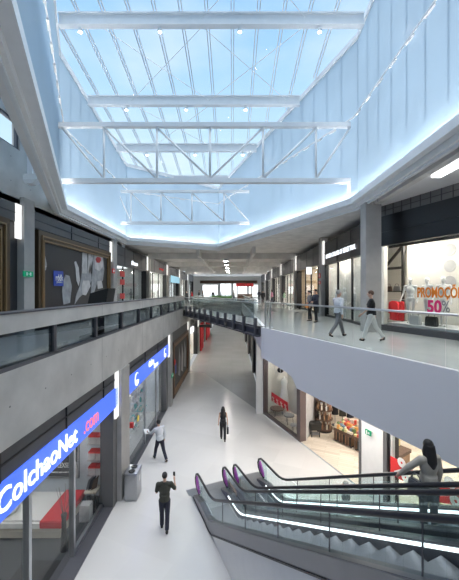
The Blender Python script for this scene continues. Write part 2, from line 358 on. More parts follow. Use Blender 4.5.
# cove lights along the rim
inn=offs(WELL,-.12); ci=0
for i in range(5):
    a,b=inn[i],inn[i+1]; L=(b-a).length; d=(b-a)/L; k=max(1,round(L/4))
    for j in range(k):
        s0=L*j/k+.15; s1=L*(j+1)/k-.15
        t=MB().bar(a+d*s0+Vector((0,0,11.25)),a+d*s1+Vector((0,0,11.25)),.05,.03).build('cove_light','cove_lit')
        tag(t,'thin lit cove strip on the ledge below the translucent sheets of the skylight well','light','cove lights round the skylight well')
# roof: glass, beams, glazing bars
yy0,yy1=-6.0,26.4
mb=MB(); mb.hexa([(-8,yy0,zr(yy0)+.12),(5.6,yy0,zr(yy0)+.12),(5.6,yy1,zr(yy1)+.12),(-8,yy1,zr(yy1)+.12),(-8,yy0,zr(yy0)+.14),(5.6,yy0,zr(yy0)+.14),(5.6,yy1,zr(yy1)+.14),(-8,yy1,zr(yy1)+.14)])
roof=struct('window_2', mb,'roof_glass')
def xl(y): return max(-7.5, 1.58-.461*(y+6)) if y<22.4 else -7.55+(y-22.4)*6.38/3.4
def xrr(y): return 5.13 if y<12.9 else 5.13-(y-12.9)*6.3/12.9
x=-6.98; gi=0
while x<5.0:
    # clip the bar to the well
    ys=[y/10 for y in range(-59,259) if xl(y/10)<x<xrr(y/10)]
    if ys:
        ya,yb=min(ys),max(ys); mb=MB()
        for dx in (-.055,.055): mb.bar((x+dx,ya,zr(ya)+.05),(x+dx,yb,zr(yb)+.05),.032,.10)
        struct('glazing_bar', mb,'bar_grey',roof)
    x+=1.0; gi+=1
for y in (-.3,3.9,8.0,12.05,16.15,20.1,24.0):
    xa,xb=xl(y)+.02,xrr(y)-.02; z=zr(y)-.03
    mb=MB(); mb.box(xa,xb,y-.11,y+.11,z-.05,z); mb.box(xa,xb,y-.12,y+.12,z-.50,z-.46); mb.box(xa,xb,y-.03,y+.03,z-.46,z-.05)
    o=mb.build('roof_beam','white_steel'); tag(o,'white steel roof beam spanning the skylight under the glass','beam','roof beams across the skylight')
    if 8.5<y<23:
        n_=4
        for q in range(n_):
            if y>20 and q>2: continue
            xx=-5.9+q*3.1+(.4 if y>14 else 0)
            if not xa<xx<xb: continue
            l=thing('spotlight','small white spotlight clipped under a roof beam of the skylight','lamp',(xx,y,z-.69),'spotlights under the roof beams')
            MB().tube([(xx,y,z-.50),(xx,y,z-.60)],.02,6).build('stem','white_steel',l)
            MB().lathe((xx,y,z-.72),[(.05,0),(.075,.01),(.075,.14),(.03,.17)],10).build('housing','white_steel',l)
            MB().lathe((xx,y,z-.735),[(.045,0),(.06,.012)],10).build('lens','lamp_lit',l)
# cross bracing rods below the roof
Ys=[3.9,8.0,12.05,16.15,20.1]
for i,(ya,yb) in enumerate(zip(Ys,Ys[1:])):
    for xa,xb in ((-5.2,-1.2),(-1.2,2.8)):
        if xa<max(xl(ya),xl(yb)) or xb>min(xrr(ya),xrr(yb)): continue
        ya_,yb_=ya+.16,yb-.16; mb=MB(); mb.tube([(xa,ya_,zr(ya_)-.35),(xb,yb_,zr(yb_)-.35)],.014,5); mb.tube([(xb,ya_,zr(ya_)-.40),(xa,yb_,zr(yb_)-.40)],.014,5)
        o=mb.build('bracing_rods','white_steel'); tag(o,'crossed thin white bracing rods just below the glass roof','bracing','bracing rods below the glass roof')
# trusses
def truss(label, y, xa, xb, zb, zt, nodes, diags, w):
    t=thing('roof_truss',label,'truss',((xa+xb)/2,y,zb))
    MB().box(xa,xb,y-w/2,y+w/2,zt-w/2,zt+w/2).build('top_chord','white_steel',t,bevel=.01)
    MB().box(xa,xb,y-w/2,y+w/2,zb-w/2,zb+w/2).build('bottom_chord','white_steel',t,bevel=.01)
    for n in nodes: MB().tube([(n,y,zb+w/2),(n,y,zt-w/2)],.055,8).build('upright','white_steel',t,smooth=True)
    for (a,b) in diags: MB().tube([(a,y,zt-w/2),(b,y,zb+w/2)],.05,8).build('diagonal','white_steel',t,smooth=True)
    for x_ in ((xa+.05,xb-.05) if w>.19 else ()):
        MB().box(x_-.07,x_+.07,y-.05,y+.05,zb-.5,zb-.1).build('bracket','white_steel',t)
    return t
yA_=13.25; XX=lambda px,y: K(px)*y
nA=[XX(p,yA_) for p in (104,157,210,263,316)]
truss('white steel truss nearest the camera, spanning the widest part of the skylight well',yA_,-7.45,5.05,12.2,14.58,nA,
      [(XX(62,yA_),nA[0]),(nA[0],nA[1]),(nA[1],nA[2]),(nA[3],nA[2]),(nA[4],nA[3]),(XX(350,yA_),nA[4])],.20)
yB_=21.2; nB=[XX(p,yB_) for p in (131,161,192,224)]
truss('smaller-looking white steel truss standing behind the wide one, near the far end of the well',yB_,-7.6,1.2,12.15,14.3,nB,
      [(XX(118,yB_),nB[0]),(nB[0],nB[1]),(nB[1],nB[2]),(nB[2],nB[3]),(nB[3],XX(249,yB_))],.18)
# rail with dashes of light round the well
for i in range(1,5):
    A=offs(WELL,-.08) if True else 0
    a,b=A[i-1],A[i]
    if i==0: continue
mb=MB(); A=offs(WELL,-.08)
for a,b in zip(A,A[1:]): mb.bar(a+Vector((0,0,14.72)),b+Vector((0,0,14.72)),.035,.06)
t=mb.build('light_rail','white_steel'); tag(t,'thin white rail with small fittings running round the translucent walls at truss height','rail')
for a,b in zip(A,A[1:]):
    L=(b-a).length; d=(b-a)/L; k=int(L/.9)
    for j in range(k): 
        p=a+d*(.45+.9*j)+Vector((0,0,14.66)); MB().bar(p-d*.2,p+d*.2,.07,.05).build('fitting','white_paint',t)
# floodlight on bracket, upper left
p=Vector((-7.25,11.25,11.5)); t=thing('floodlight','white boxy floodlight hanging from a bracket on the bare concrete wall at upper left','lamp',(p.x,p.y,p.z))
MB().box(p.x-.27,p.x+.27,p.y-.14,p.y+.14,p.z-.02,p.z+.22).build('housing','white_paint',t,bevel=.03)
MB().prism([(p.x-.25,p.y-.15,p.z),(p.x+.25,p.y-.15,p.z),(p.x+.12,p.y-.22,p.z-.16),(p.x-.12,p.y-.22,p.z-.16)],(0,.3,0)).build('diffuser','cladding_white',t)
MB().box(p.x-.16,p.x+.02,p.y-.04,p.y+.04,p.z+.22,p.z+.95).build('bracket','white_steel',t)
# ================================================================ SHELL
# left upper wall above the shops, with high window
mb=MB(); wl=-7.8
mb.box(wl-.3,wl,Y0,13.9,10.63,12.65); mb.box(wl-.3,wl,Y0,13.9,13.7,15.2); mb.box(wl-.3,wl,11.4,13.9,12.65,13.7); mb.box(wl-.3,wl,Y0,3,12.65,13.7)
mb.box(wl-.3,wl,13.9,22,10.63,11.3)
struct('wall_left', mb,'fair_faced_concrete')
w=struct('window_3', MB().box(wl-.12,wl-.10,3,11.4,12.65,13.7),'roof_glass')
mb=MB(); mb.box(wl-.16,wl-.06,3,11.4,12.65,12.72); mb.box(wl-.16,wl-.06,3,11.4,13.62,13.7); mb.box(wl-.16,wl-.06,11.3,11.4,12.65,13.7)
for y in (5.8,8.6): mb.box(wl-.16,wl-.06,y-.03,y+.03,12.65,13.7)
struct('window_frame', mb,'dark_steel',w)
L0=offs(WELL,.2)
me=MB(); q=[(-8.1,Y0,15.2),(-8.1,13.9,15.2),(L0[1].x,L0[1].y,15.2),(L0[0].x,L0[0].y,15.2)]; me.bm.faces.new([me.bm.verts.new(p) for p in q])
struct('ceiling', me,'polycarbonate')
# ceilings round the well
O=offs(WELL,.3)
pts=[(O[2].x,O[2].y),(O[3].x,O[3].y),(O[4].x,O[4].y),(O[5].x,O[5].y),(14,-6),(14,52),(-12.5,52),(-12.5,O[2].y)]
struct('ceiling', MB().prism([(x,y,CE) for x,y in pts],(0,0,.3)),'soffit_concrete')
struct('ceiling', MB().box(-12.5,14,62,Y1,CE-.1,CE+.2),'white_paint')
struct('ceiling', MB().box(-12.5,wl,Y0,O[2].y,CE-.35,CE-.15),'white_paint')
o=struct('window_4', MB().box(-8,6,52,62,CE+.5,CE+.52),'roof_glass')
# ceiling beams (coffers)
def xin(y): return max(-7.8,wl), 5.9
mb=MB()
for y in GRID[3:7]: mb.box(-7.75,5.9,y-.15,y+.15,CE-.55,CE)
for x,ya in ((-2.9,26.2),(1.75,24.5)): mb.box(x-.13,x+.13,ya,52,CE-.55,CE)
mb.box(-7.8,5.9,51.8,52,CE-.7,CE+.3); mb.box(-7.8,5.9,62,62.2,CE-.5,CE+.3)
struct('ceiling', mb,'soffit_concrete')
struct('trim_6', MB().box(5.5,5.74,Y0,12.0,CE-.14,CE),'soffit_concrete')
# outer shell
mb=MB(); mb.box(-12.7,-12.5,Y0,Y1,UF-.3,CE+.1); struct('wall_left',mb,'white_wall')
mb=MB(); mb.box(-12.7,14,Y0-.2,Y0,-.2,11); struct('wall_front',mb,'white_wall')
mb=MB(); mb.box(14,14.2,Y0,Y1,-.2,CE+.3); struct('wall_right',mb,'white_wall')
mb=MB(); mb.box(-12.7,14.2,Y1,Y1+.2,-.2,CE+.3); struct('wall_back',mb,'white_wall')
# shop-window lights on the far wall
for i,(xa,xb,z0,z1) in enumerate([(-7,-3.4,6.2,8.9),(-2.8,-.2,6.2,9.2),(.3,3.6,6.2,9.2),(4.0,6.2,6.2,8.9)]):
    w=struct('window_%d'%(5+i), MB().box(xa,xb,Y1-.12,Y1-.05,z0,z1),'panel_lit_cool')
    mb=MB(); mb.box(xa-.1,xa,Y1-.2,Y1,z0,z1); mb.box(xb,xb+.1,Y1-.2,Y1,z0,z1); mb.box((xa+xb)/2-.05,(xa+xb)/2+.05,Y1-.2,Y1,z0,z1); struct('window_frame',mb,'dark_steel',w)
MATS['panel_lit_cool'].node_tree.nodes['Principled BSDF'].inputs['Emission Strength'].default_value=1.3
struct('trim_8', MB().box(-7.6,6,Y1-.3,Y1-.15,9.3,10.0),'wood_dark')
# ================================================================ SHOP BAYS
LU=Fr((wl,0),(0,1),(-1,0)); LL=Fr((-4.1,0),(0,1),(-1,0)); RU=Fr((5.9,0),(0,1),(1,0)); RL=Fr((1.95,0),(0,1),(1,0))
PR=Fr((5.9,13.4),(.379,-.925),(.925,.379)); FL=Fr((1.93,19.0),(.381,-.924),(.924,.381))
def s_at(fr,px,d=0):
    o=fr.o+fr.n*d; k=K(px); return (k*o.y-o.x)/(fr.a.x-k*fr.a.y)
def bay(fr,s0,s1,zf,zo,zt,depth=4,wall='white_wall',fl='floor_upper',gd=.35,mull=2.2,lit='panel_lit',fascia='grey_facade',glassed=True,jamb='black_facade',zin=None,light=True,side=(.1,.1)):
    zin=zin or zo+.25
    f=struct('trim_7', MB().box(s0,s1,-.02,.25,zo,zt,fr),fascia)
    mb=MB(); st=s0+1.9
    while st<s1-.5: mb.box(st-.015,st+.015,-.04,.0,zo,zt,fr); st+=2.0
    mb.box(s0,s1,-.05,0,zo+(zt-zo)*.52,zo+(zt-zo)*.52+.03,fr); struct('trim_seam',mb,'black_facade',f)
    mb=MB(); mb.box(s0,s0+side[0],0,gd+.1,zf,zo,fr); mb.box(s1-side[1],s1,0,gd+.1,zf,zo,fr); struct('trim_8',mb,jamb)
    if glassed:
        w=struct('window_9', MB().box(s0+side[0],s1-side[1],gd,gd+.02,zf+.12,zo,fr),'shop_glass')
        mb=MB(); mb.box(s0+side[0],s1-side[1],gd-.04,gd+.06,zf,zf+.12,fr); st=s0+side[0]
        n=max(1,round((s1-s0)/mull))
        for k in range(1,n): q=s0+(s1-s0)*k/n; mb.box(q-.04,q+.04,gd-.04,gd+.06,zf,zo,fr)
        struct('window_mullion',mb,jamb,w)
    d=depth
    mb=MB(); mb.box(s0,s1,d,d+.1,zf,zin,fr); struct('wall_back',mb,wall)
    mb=MB(); mb.box(s0-.05,s0,gd+.1,d,zf,zin,fr); mb.box(s1,s1+.05,gd+.1,d,zf,zin,fr); struct('wall_side',mb,wall)
    struct('ceiling',MB().box(s0,s1,.25,d,zin,zin+.1,fr),'white_paint')
    if fl: struct('floor',MB().box(s0,s1,gd,d,zf+.003,zf+.015,fr),fl)
    if light:
        c=fr.p((s0+s1)/2,(gd+d)/2,zin-.05); L=(s1-s0)
        for q in (.25,.75):
            o=MB().box(s0+L*(q-.14),s0+L*(q+.14),gd+(d-gd)*.35,gd+(d-gd)*.65,zin-.05,zin-.01,fr).build('ceiling_light',lit)
            tag(o,'square lit panel in the ceiling of a shop','light','lit ceiling panels inside the shops')
def column(fr,g,z0,z1,zs0,zs1,w=(-.1,.5),label='',m='column_concrete'):
    o=MB().box(g+w[0],g+w[1],-.16,.3,z0,z1,fr).build('column',m); tag(o,label,'column')
    s=MB().box(g+w[0]-.28,g+w[0],-.06,0,zs0,zs1,fr).build('strip_light','strip_lit',o)
    return o
# ---- upper left
mat('grey_band',(.10,.10,.105),.6)
ords=['at the left picture edge','between the framed mural and the first lit shop','after the shop with the white lit sign','after the shop with the small red sign','after the shop with the pale blue sign','farthest along the upper left walkway']
for i,g in enumerate(GRID[1:7]):
    column(LU,g,UF,10.95,9.4,10.65,label='bare concrete column with lit strip on the upper left walkway, '+ords[i])
column(LU,GRID[0],UF,10.95,9.4,10.65,label='bare concrete column on the upper left walkway outside the picture')
def b_(g0,g1): return g0+.5,g1-.4
for i,(g0,g1) in enumerate(zip(GRID,GRID[1:])):
    s0,s1=b_(g0,g1)
    if i in (0,1):
        struct('trim_7', MB().box(s0,s1+.3,-.02,.25,10.0,10.63,LU),'grey_band')
        mb=MB(); mb.box(s0,s1,-.05,0,10.3,10.33,LU); mb.box(s0+3,s0+3.05,-.05,0,10,10.63,LU); mb.box(s0+6,s0+6.05,-.05,0,10,10.63,LU); struct('trim_9',mb,'black_facade')
        struct('wall_left', MB().box(s0,s1+.3,.1,.3,UF,10.0,LU),'dark_facade')
    else:
        bay(LU,s0,s1,UF,9.4 if i!=2 else 9.3,10.63,depth=3.5,lit='panel_lit' if i%2 else 'panel_lit_cool',fascia='grey_band' if i!=3 else 'grey_facade')
# ---- framed murals
POST=[]
def framed(fr,s0,s1,z0,z1,label,frame_m=('gold','bronze'),poster='poster_dark',w=.42,name='framed_mural'):
    t=thing(name,label,'mural',fr.p((s0+s1)/2,.05,z0))
    for k,(m,a,b,dd) in enumerate(((frame_m[1],0,w*.45,.10),(frame_m[0],w*.45,w*.6,.14),(frame_m[1],w*.6,w*.85,.07),(frame_m[0],w*.85,w,.10))):
        mb=MB(); 
        mb.box(s0+a,s1-a,-dd,.08,z1-b,z1-a,fr); mb.box(s0+a,s1-a,-dd,.08,z0+a,z0+b,fr); mb.box(s0+a,s0+b,-dd,.08,z0+b,z1-b,fr); mb.box(s1-b,s1-a,-dd,.08,z0+b,z1-b,fr)
        mb.build('frame',m,t)
    t['q']=0; del t['q']; POST.append(MB().box(s0+w,s1-w,0,.06,z0+w,z1-w,fr).build('poster',poster,t))
    return t
def flat(fr,pts,m,t,name,d=-.012,th=.012,smooth=False):
    return MB().prism([fr.p(s,d,z) for s,z in pts],fr.n*th).build(name,m,t)
sl=lambda px: -7.8/K(px)      # Y on the left upper facade at px
zl=lambda px,py: 7.5-(py-291)/F*sl(px)
t=framed(LU,12.35,19.75,6.0,9.95,'large framed mural of a lace glove and lips between concrete columns, upper left')
def pp(px,py): return (sl(px),zl(px,py))
def cr3(x,y): return pp(30+x/5.4,225+y/5.4)
flat(LU,[cr3(45,90),cr3(75,140),cr3(90,215),cr3(85,240),cr3(50,285)],'poster_grey',POST[0],'facet')
flat(LU,[cr3(50,195),cr3(88,225),cr3(55,245)],'poster_light',POST[0],'facet',d=-.02)
flat(LU,[cr3(178,300),cr3(190,268),cr3(212,275),cr3(225,330),cr3(215,420),cr3(180,430),cr3(172,360)],'poster_grey',POST[0],'mannequin_print')
flat(LU,[cr3(238,200),cr3(247,196),cr3(262,230),cr3(268,300),cr3(262,330),cr3(250,300),cr3(246,240)],'poster_light',POST[0],'finger_print')
for i,(xa,ya,xb,yb,w) in enumerate([(290,145,287,262,8),(302,142,300,262,8),(323,150,318,262,8),(318,262,338,155,5)]):
    flat(LU,[cr3(xa-w,ya+6),cr3(xa,ya-4),cr3(xa+w-2,ya+8),cr3(xb+w,yb),cr3(xb-w,yb)],'poster_light',POST[0],'finger_print')
flat(LU,[cr3(278,258),cr3(330,262),cr3(332,300),cr3(300,360),cr3(262,395),cr3(240,430),cr3(248,380),cr3(268,330)],'poster_grey',POST[0],'glove_print')
flat(LU,[cr3(285,300),cr3(318,300),cr3(325,330),cr3(300,380),cr3(280,375),cr3(278,330)],'poster_light',POST[0],'hand_print',d=-.022)
flat(LU,[cr3(335,152),cr3(392,160),cr3(400,240),cr3(392,300),cr3(360,320),cr3(340,380),cr3(325,430),cr3(330,330),cr3(338,240)],'poster_grey',POST[0],'face_print')
flat(LU,[cr3(345,165),cr3(390,168),cr3(392,225),cr3(372,250),cr3(348,235)],'poster_light',POST[0],'face_print',d=-.022)
flat(LU,[cr3(352,183),cr3(362,172),cr3(378,176),cr3(382,190),cr3(372,205),cr3(358,202)],'lip_red',POST[0],'lips_print',d=-.032)
flat(LU,[cr3(360,305),cr3(385,300),cr3(392,340),cr3(365,345)],'poster_light',POST[0],'hand_print',d=-.022)
flat(LU,[cr3(124,246),cr3(176,250),cr3(178,330),cr3(124,328)],'blue_flat',POST[0],'label_panel',d=-.03)
a_=cr3(132,300); text('rddk',.42,LU.p(a_[0]+.02,-.035,a_[1]),(0,1,0),'white_paint',POST[0],sx=.75)
a_=cr3(140,312); text('premium',.12,LU.p(a_[0],-.035,a_[1]),(0,1,0),'white_paint',t)
t=framed(LU,3.6,10.75,6.0,10.0,'framed pale poster cut off by the left picture edge, above the left parapet',poster='poster_grey')
# exit / fire signs on upper left columns
def sign_box(name,label,fr,s,d,z,w,h,m,glyph=None):
    t=thing(name,label,'sign',fr.p(s,d,z-h/2)); MB().box(s-w/2,s+w/2,d-.04,d,z-h/2,z+h/2,fr).build('panel',m,t)
    if glyph=='exit':
        for a in (-.18,.2): MB().box(s+w*a-.03,s+w*a+.03,d-.05,d-.04,z-h*.3,z+h*.3,fr).build('pictogram','white_paint',t)
        MB().box(s-w*.02,s+w*.12,d-.05,d-.04,z-h*.06,z+h*.06,fr).build('arrow','white_paint',t)
    if glyph=='fire': MB().box(s-w*.2,s+w*.2,d-.05,d-.04,z-h*.25,z+h*.25,fr).build('pictogram','white_paint',t)
    return t
sign_box('exit_sign','black and green exit sign on the first concrete column of the upper left walkway',LU,sl(23),-.17,zl(23,274),.55,.2,'green_sign','exit')
sign_box('fire_sign','small red fire sign on the concrete column right of the framed lace glove mural',LU,sl(110.5),-.17,zl(110.5,271),.42,.3,'red','fire')
# ---- shop signs upper left
t=text('Stone',.42,LU.p(sl(131),-.06,zl(131,264.5)),(0,1,0),'white_lit',name='shop_sign',ext=.03,sx=1.5,off=.01); tag(t,'white glowing shop sign on the dark facade, first lit shop of the upper left walkway','sign')
t=text('mango',.35,LU.p(sl(159),-.06,zl(159,269.5)),(0,1,0),'red',name='shop_sign',ext=.03,sx=2); tag(t,'small red lettered shop sign on a grey band, upper left walkway','sign')
t=MB().box(sl(170.5),sl(180),-.06,-.02,8.6,9.5,LU).build('shop_sign','blue_sign'); MATS['pale_blue_lit']=mat('pale_blue_lit',(.2,.4,.5),.4,emit=(.25,.5,.65),es=.5); t.data.materials[0]=MATS['pale_blue_lit']; tag(t,'wide pale blue lit shop sign, upper left walkway','sign')
# red sale boards in first lit shop window
for i,(px,py,l) in enumerate([(126,274,'top'),(126,282,'middle'),(126,296,'lowest')]):
    t=MB().box(sl(px)-.45,sl(px)+.45,.25,.28,zl(px,py)-.2,zl(px,py)+.2,LU).build('sale_board','red'); tag(t,f'red sale board in the first lit shop window upstairs left, {l} of three','sign')
# ================================================================ LOWER LEFT
colab=['beside the bed shop, with the steel bin at its foot','between the shop with glass shelves and the lower framed mural','after the lower framed mural','before the red shop fronts','deep under the walkway','farthest of the lower left row']
for i,g in enumerate(GRID[1:7]):
    column(LL,g,0,4.7,3.25 if i else 3.05,4.72,w=(-.45,.42) if i==0 else (0,.5),label='bare concrete column with lit strip on the lower level, '+colab[i])
def LB(i): return GRID[i]+(.60 if i==1 else .5),GRID[i+1]-(.12 if i==0 else .3)
# bed shop
s0,s1=-2,11.0
f=struct('trim_10',MB().box(s0,s1,-.02,.4,4.12,4.7,LL),'grey_band')
mb=MB(); mb.box(s0,s1,-.05,0,4.4,4.43,LL)
for q in (1,3.2,5.4,7.6,9.8): mb.box(q,q+.04,-.05,0,4.12,4.7,LL)
struct('trim_seam',mb,'black_facade',f)
struct('trim_11',MB().box(10.7,11.04,.0,.45,0,4.2,LL),'grey_facade')
struct('trim_12',MB().box(s0,11.35,.0,.62,0,.04,LL),'dark_steel')
w=struct('window_20',MB().box(s0,10.7,.40,.42,.06,4.12,LL),'shop_glass')
mb=MB(); mb.box(s0,10.7,.36,.48,3.32,3.5,LL)
for q in (6.83,8.75): mb.box(q-.05,q+.05,.34,.48,0,3.5,LL)
mb.box(8.8,10.7,.36,.46,.02,.14,LL); mb.box(s0,6.8,.36,.46,.02,.14,LL)
struct('window_mullion',mb,'steel',w)
struct('wall_left',MB().box(s0,s1+.25,5.6,5.7,0,4.4,LL),'bluewhite_wall')
struct('wall_back',MB().box(11.35,11.45,.45,5.6,0,4.4,LL),'bluewhite_wall')
struct('ceiling',MB().box(s0,11.35,.42,5.6,4.3,4.4,LL),'white_paint')
struct('floor',MB().box(s0,11.35,.62,5.6,0,.012,LL),'carpet_dark')
for q in (3,6,9):
    for d in (1.6,3.9):
        o=MB().box(q-.35,q+.35,d-.35,d+.35,4.25,4.29,LL).build('ceiling_light','panel_lit'); tag(o,'square lit panel in the ceiling of a shop','light','lit ceiling panels inside the shops')
# sign
t=thing('shop_sign','blue lit sign with white and red lettering over the bed shop, lower left','sign',LL.p(7,-.1,3.45))
pn=MB().box(1.5,10.98,-.06,.2,3.45,4.12,LL).build('panel','blue_sign',t)
text('ColchaoNet',.60,LL.p(5.28,-.075,3.6),(0,1,0),'white_lit',pn,sx=.93,off=.004)
text('.com',.60,LL.p(8.42,-.075,3.6),(0,1,0),'pink_lit',pn,sx=.80,off=.002)
# bed
t=thing('bed','white bed with cream base and red runner across its foot, in the bed shop','bed',(-6.15,10.0,.012))
MB().box(-7.15,-5.15,9.3,10.7,.06,.32).build('base','bed_cream',t,bevel=.03); MB().box(-7.15,-5.12,9.27,10.72,.34,.6).build('mattress','mattress_white',t,bevel=.06,smooth=False)
for x in (-7.0,-5.3):
    for y in (9.4,10.6): MB().lathe((x,y,.012),[(.03,0),(.035,.05)],8).build('leg','black',t)
MB().box(-5.75,-5.09,9.24,10.75,.40,.625).build('runner','cloth_red',t,bevel=.02)
for y in (9.65,10.35): MB().ell((-6.92,y,.68),(.2,.3,.09)).build('pillow','mattress_white',t,smooth=True)
MB().box(-7.25,-7.16,9.3,10.7,.06,.95).build('headboard','bed_cream',t,bevel=.02)
# second bed nearer, cropped
t=thing('bed','low grey bed nearest the camera at the lower left corner of the bed shop','bed',(-7.3,7.2,.012))
MB().box(-8.3,-6.2,6.5,7.9,.06,.32).build('base','plastic_grey',t,bevel=.03); MB().box(-8.3,-6.2,6.5,7.9,.34,.58).build('mattress','mattress_white',t,bevel=.05)
for x in (-8.1,-6.4):
    for y in (6.6,7.8): MB().lathe((x,y,.012),[(.03,0),(.035,.05)],8).build('leg','black',t)
# poster on side wall
BW=Fr((0,11.35),(1,0),(0,1))
Z_=lambda py:7.5-(py-291)/F*11.3
X_=lambda px:K(px)*11.3
t=thing('wall_poster','dark framed poster with a sleeping face on the back wall of the bed shop','poster',(X_(63),11.33,Z_(478)))
pn=MB().box(X_(46),X_(79),11.28,11.34,Z_(478),Z_(418)).build('board','poster_dark',t)
for s in (MB().box(X_(46),X_(79),11.26,11.28,Z_(478),Z_(476)),MB().box(X_(46),X_(47),11.26,11.28,Z_(478),Z_(418)),MB().box(X_(78),X_(79),11.26,11.28,Z_(478),Z_(418))): s.build('frame','steel',t)
MB().ell((X_(73),11.27,Z_(440)),(.17,.02,.30)).build('face_print','poster_light',pn,smooth=True)
MB().prism([(X_(68),11.268,Z_(430)),(X_(79),11.268,Z_(432)),(X_(79),11.268,Z_(420)),(X_(70),11.268,Z_(422))],(0,.01,0)).build('hand_print','poster_light',pn)
MB().prism([(X_(70),11.262,Z_(476)),(X_(79),11.262,Z_(476)),(X_(76),11.262,Z_(460))],(0,.01,0)).build('light_print','poster_light',pn)
text('FLEXSENSE',.26,(X_(56),11.26,Z_(467)),(1,0,0),'white_paint',pn,sx=.62); text('encontre aqui o seu descanso',.07,(X_(52),11.26,Z_(472)),(1,0,0),'white_paint',pn)
# stacked red and white box shelves
for j,(py,lv) in enumerate(((441,'top'),(457,'middle'),(472,'lowest'))):
    z=7.5-(py-291)/F*11.0-.1
    t=thing('wall_shelf',f'shelf of red topped boxed pillows on the bed shop end wall, {lv} of three','shelf',(-4.85,11.1,z))
    MB().box(-5.12,-4.58,10.95,11.34,z-.03,z).build('shelf_board','steel',t)
    for q in range(2):
        x=-5.09+q*.26
        b=MB().box(x,x+.24,10.97,11.25,z,z+.24).build('boxed_pillow','poster_light'); tag(b,f'boxed pillow with red top, {"left" if q==0 else "right"} one on the {lv} wall shelf of the bed shop','box','boxed pillows on the wall shelves')
        MB().box(x,x+.24,10.965,11.25,z+.24,z+.30).build('lid','red',b)
# small counter with folders, white bin, tall vase
t=thing('display_table','pale wooden table with folded leaflets below the red boxes in the bed shop','table',(-5.05,10.75,.012)); MB().box(-5.02,-4.62,10.5,10.93,.62,.68).build('table_top','wood_floor',t)
for x in (-4.98,-4.67):
    for y in (10.55,10.95): MB().box(x-.02,x+.02,y-.02,y+.02,.012,.62).build('leg','steel',t)
t=MB().box(-4.95,-4.62,10.02,10.3,.012,.55).build('carton','poster_light',bevel=.01); tag(t,'white patterned carton standing on the floor behind the bed shop window','box')
for q,(x,z) in enumerate(((-5.0,.68),(-4.92,.68),(-4.82,.68))):
    o=MB().prism([(x,10.6,z),(x+.12,10.75,z),(x+.20,10.75,z+.42),(x+.08,10.6,z+.34)],(0,.03,0)).build('leaflet',['poster_grey','c_navy','wood_dark'][q]); tag(o,['grey','dark blue','brown'][q]+' leaflet folder standing on the pale table in the bed shop','leaflet')
for q,(x,y) in enumerate(((-4.85,8.95),(-5.75,6.9))):
    t=thing('tall_vase',['tall black vase with bare twigs beside the bed shop window post','tall dark vase with bare twigs nearest the lower left corner of the picture'][q],'vase',(x,y,.012))
    MB().lathe((x,y,.012),[(.09,0),(.10,.02),(.07,.5),(.06,.9),(.085,1.05),(.075,1.05)],14).build('vase','black',t,smooth=True)
    for k in range(7):
        an=k*.9; h=.5+.09*k; MB().tube([(x,y,1.0),(x+.06*math.cos(an),y+.06*math.sin(an),1.2),(x+.2*math.cos(an),y+.2*math.sin(an),1.0+h)],[.008,.006,.003],5).build('twig','wood_dark',t)
t=MB().box(-5.75,-4.56,7.2,8.6,.012,.03).build('door_mat','black'); tag(t,'black mat on the floor inside the bed shop door','mat')
# second shop
s0,s1=LB(1)
f=struct('trim_13',MB().box(s0,s1,-.02,.4,4.12,4.7,LL),'grey_band'); mb=MB(); mb.box(s0,s1,-.05,0,4.4,4.43,LL)
for q in (14.5,17): mb.box(q,q+.04,-.05,0,4.12,4.7,LL)
struct('trim_seam',mb,'black_facade',f)
struct('trim_14',MB().box(s1-.55,s1,-.0,.45,0,4.1,LL),'grey_facade')
struct('trim_12',MB().box(s0,s1,.0,.5,0,.04,LL),'dark_steel')
w=struct('window_21',MB().box(s0,s1-.55,.15,.17,.04,4.1,LL),'shop_glass'); mb=MB(); mb.box(15.1,15.16,.12,.2,0,3.45,LL); mb.box(17.3,17.36,.12,.2,0,3.45,LL); struct('window_mullion',mb,'steel',w)
struct('wall_left',MB().box(s0,s1,4.2,4.3,0,4.4,LL),'bluewhite_wall'); struct('wall_side',MB().box(s0-.05,s0,.3,4.2,0,4.4,LL),'bluewhite_wall'); struct('wall_side',MB().box(s1-.55,s1-.5,.45,4.2,0,4.4,LL),'bluewhite_wall')
struct('ceiling',MB().box(s0,s1,.3,4.2,4.3,4.4,LL),'white_paint'); struct('floor',MB().box(s0,s1-.5,.5,4.2,0,.012,LL),'floor_upper')
for q in (13.5,15.8,18):
    o=MB().box(q-.4,q+.4,1.4,2.2,4.25,4.29,LL).build('ceiling_light','panel_lit'); tag(o,'square lit panel in the ceiling of a shop','light','lit ceiling panels inside the shops')
zz=lambda px,py,X=-4.18: 7.5-(py-291)/F*(X/K(px))
t=thing('shop_sign','blue lit shop sign with a round emblem at each end, lower left','sign',LL.p(16,-.1,3.4))
pn=MB().box(s0,19.75,-.06,.2,3.42,4.12,LL).build('panel','blue_sign',t)
text('Cales',.42,LL.p(15.0,-.075,3.78),(0,1,0),'white_lit',pn,off=.002,sx=1.1); text('Sanus',.36,LL.p(16.0,-.075,3.5),(0,1,0),'white_lit',pn,off=.0,sx=1.1)
def ring(c,r,th,e,n): 
    mb=MB(); c=Vector(c); e=Vector(e); pts=[c+e*(r*math.cos(a))+Vector((0,0,r*1.1*math.sin(a))) for a in [i*PI/10 for i in range(3,20)]]; mb.tube(pts,th,6); return mb
for s in (13.15,18.7):
    ring(LL.p(s,-.07,3.77),.24,.018,(0,1,0),None).build('emblem','white_lit',pn); disc(LL.p(s,-.07,3.66),.09,(0,1,0),(1,0,0)).build('emblem','white_lit',pn)
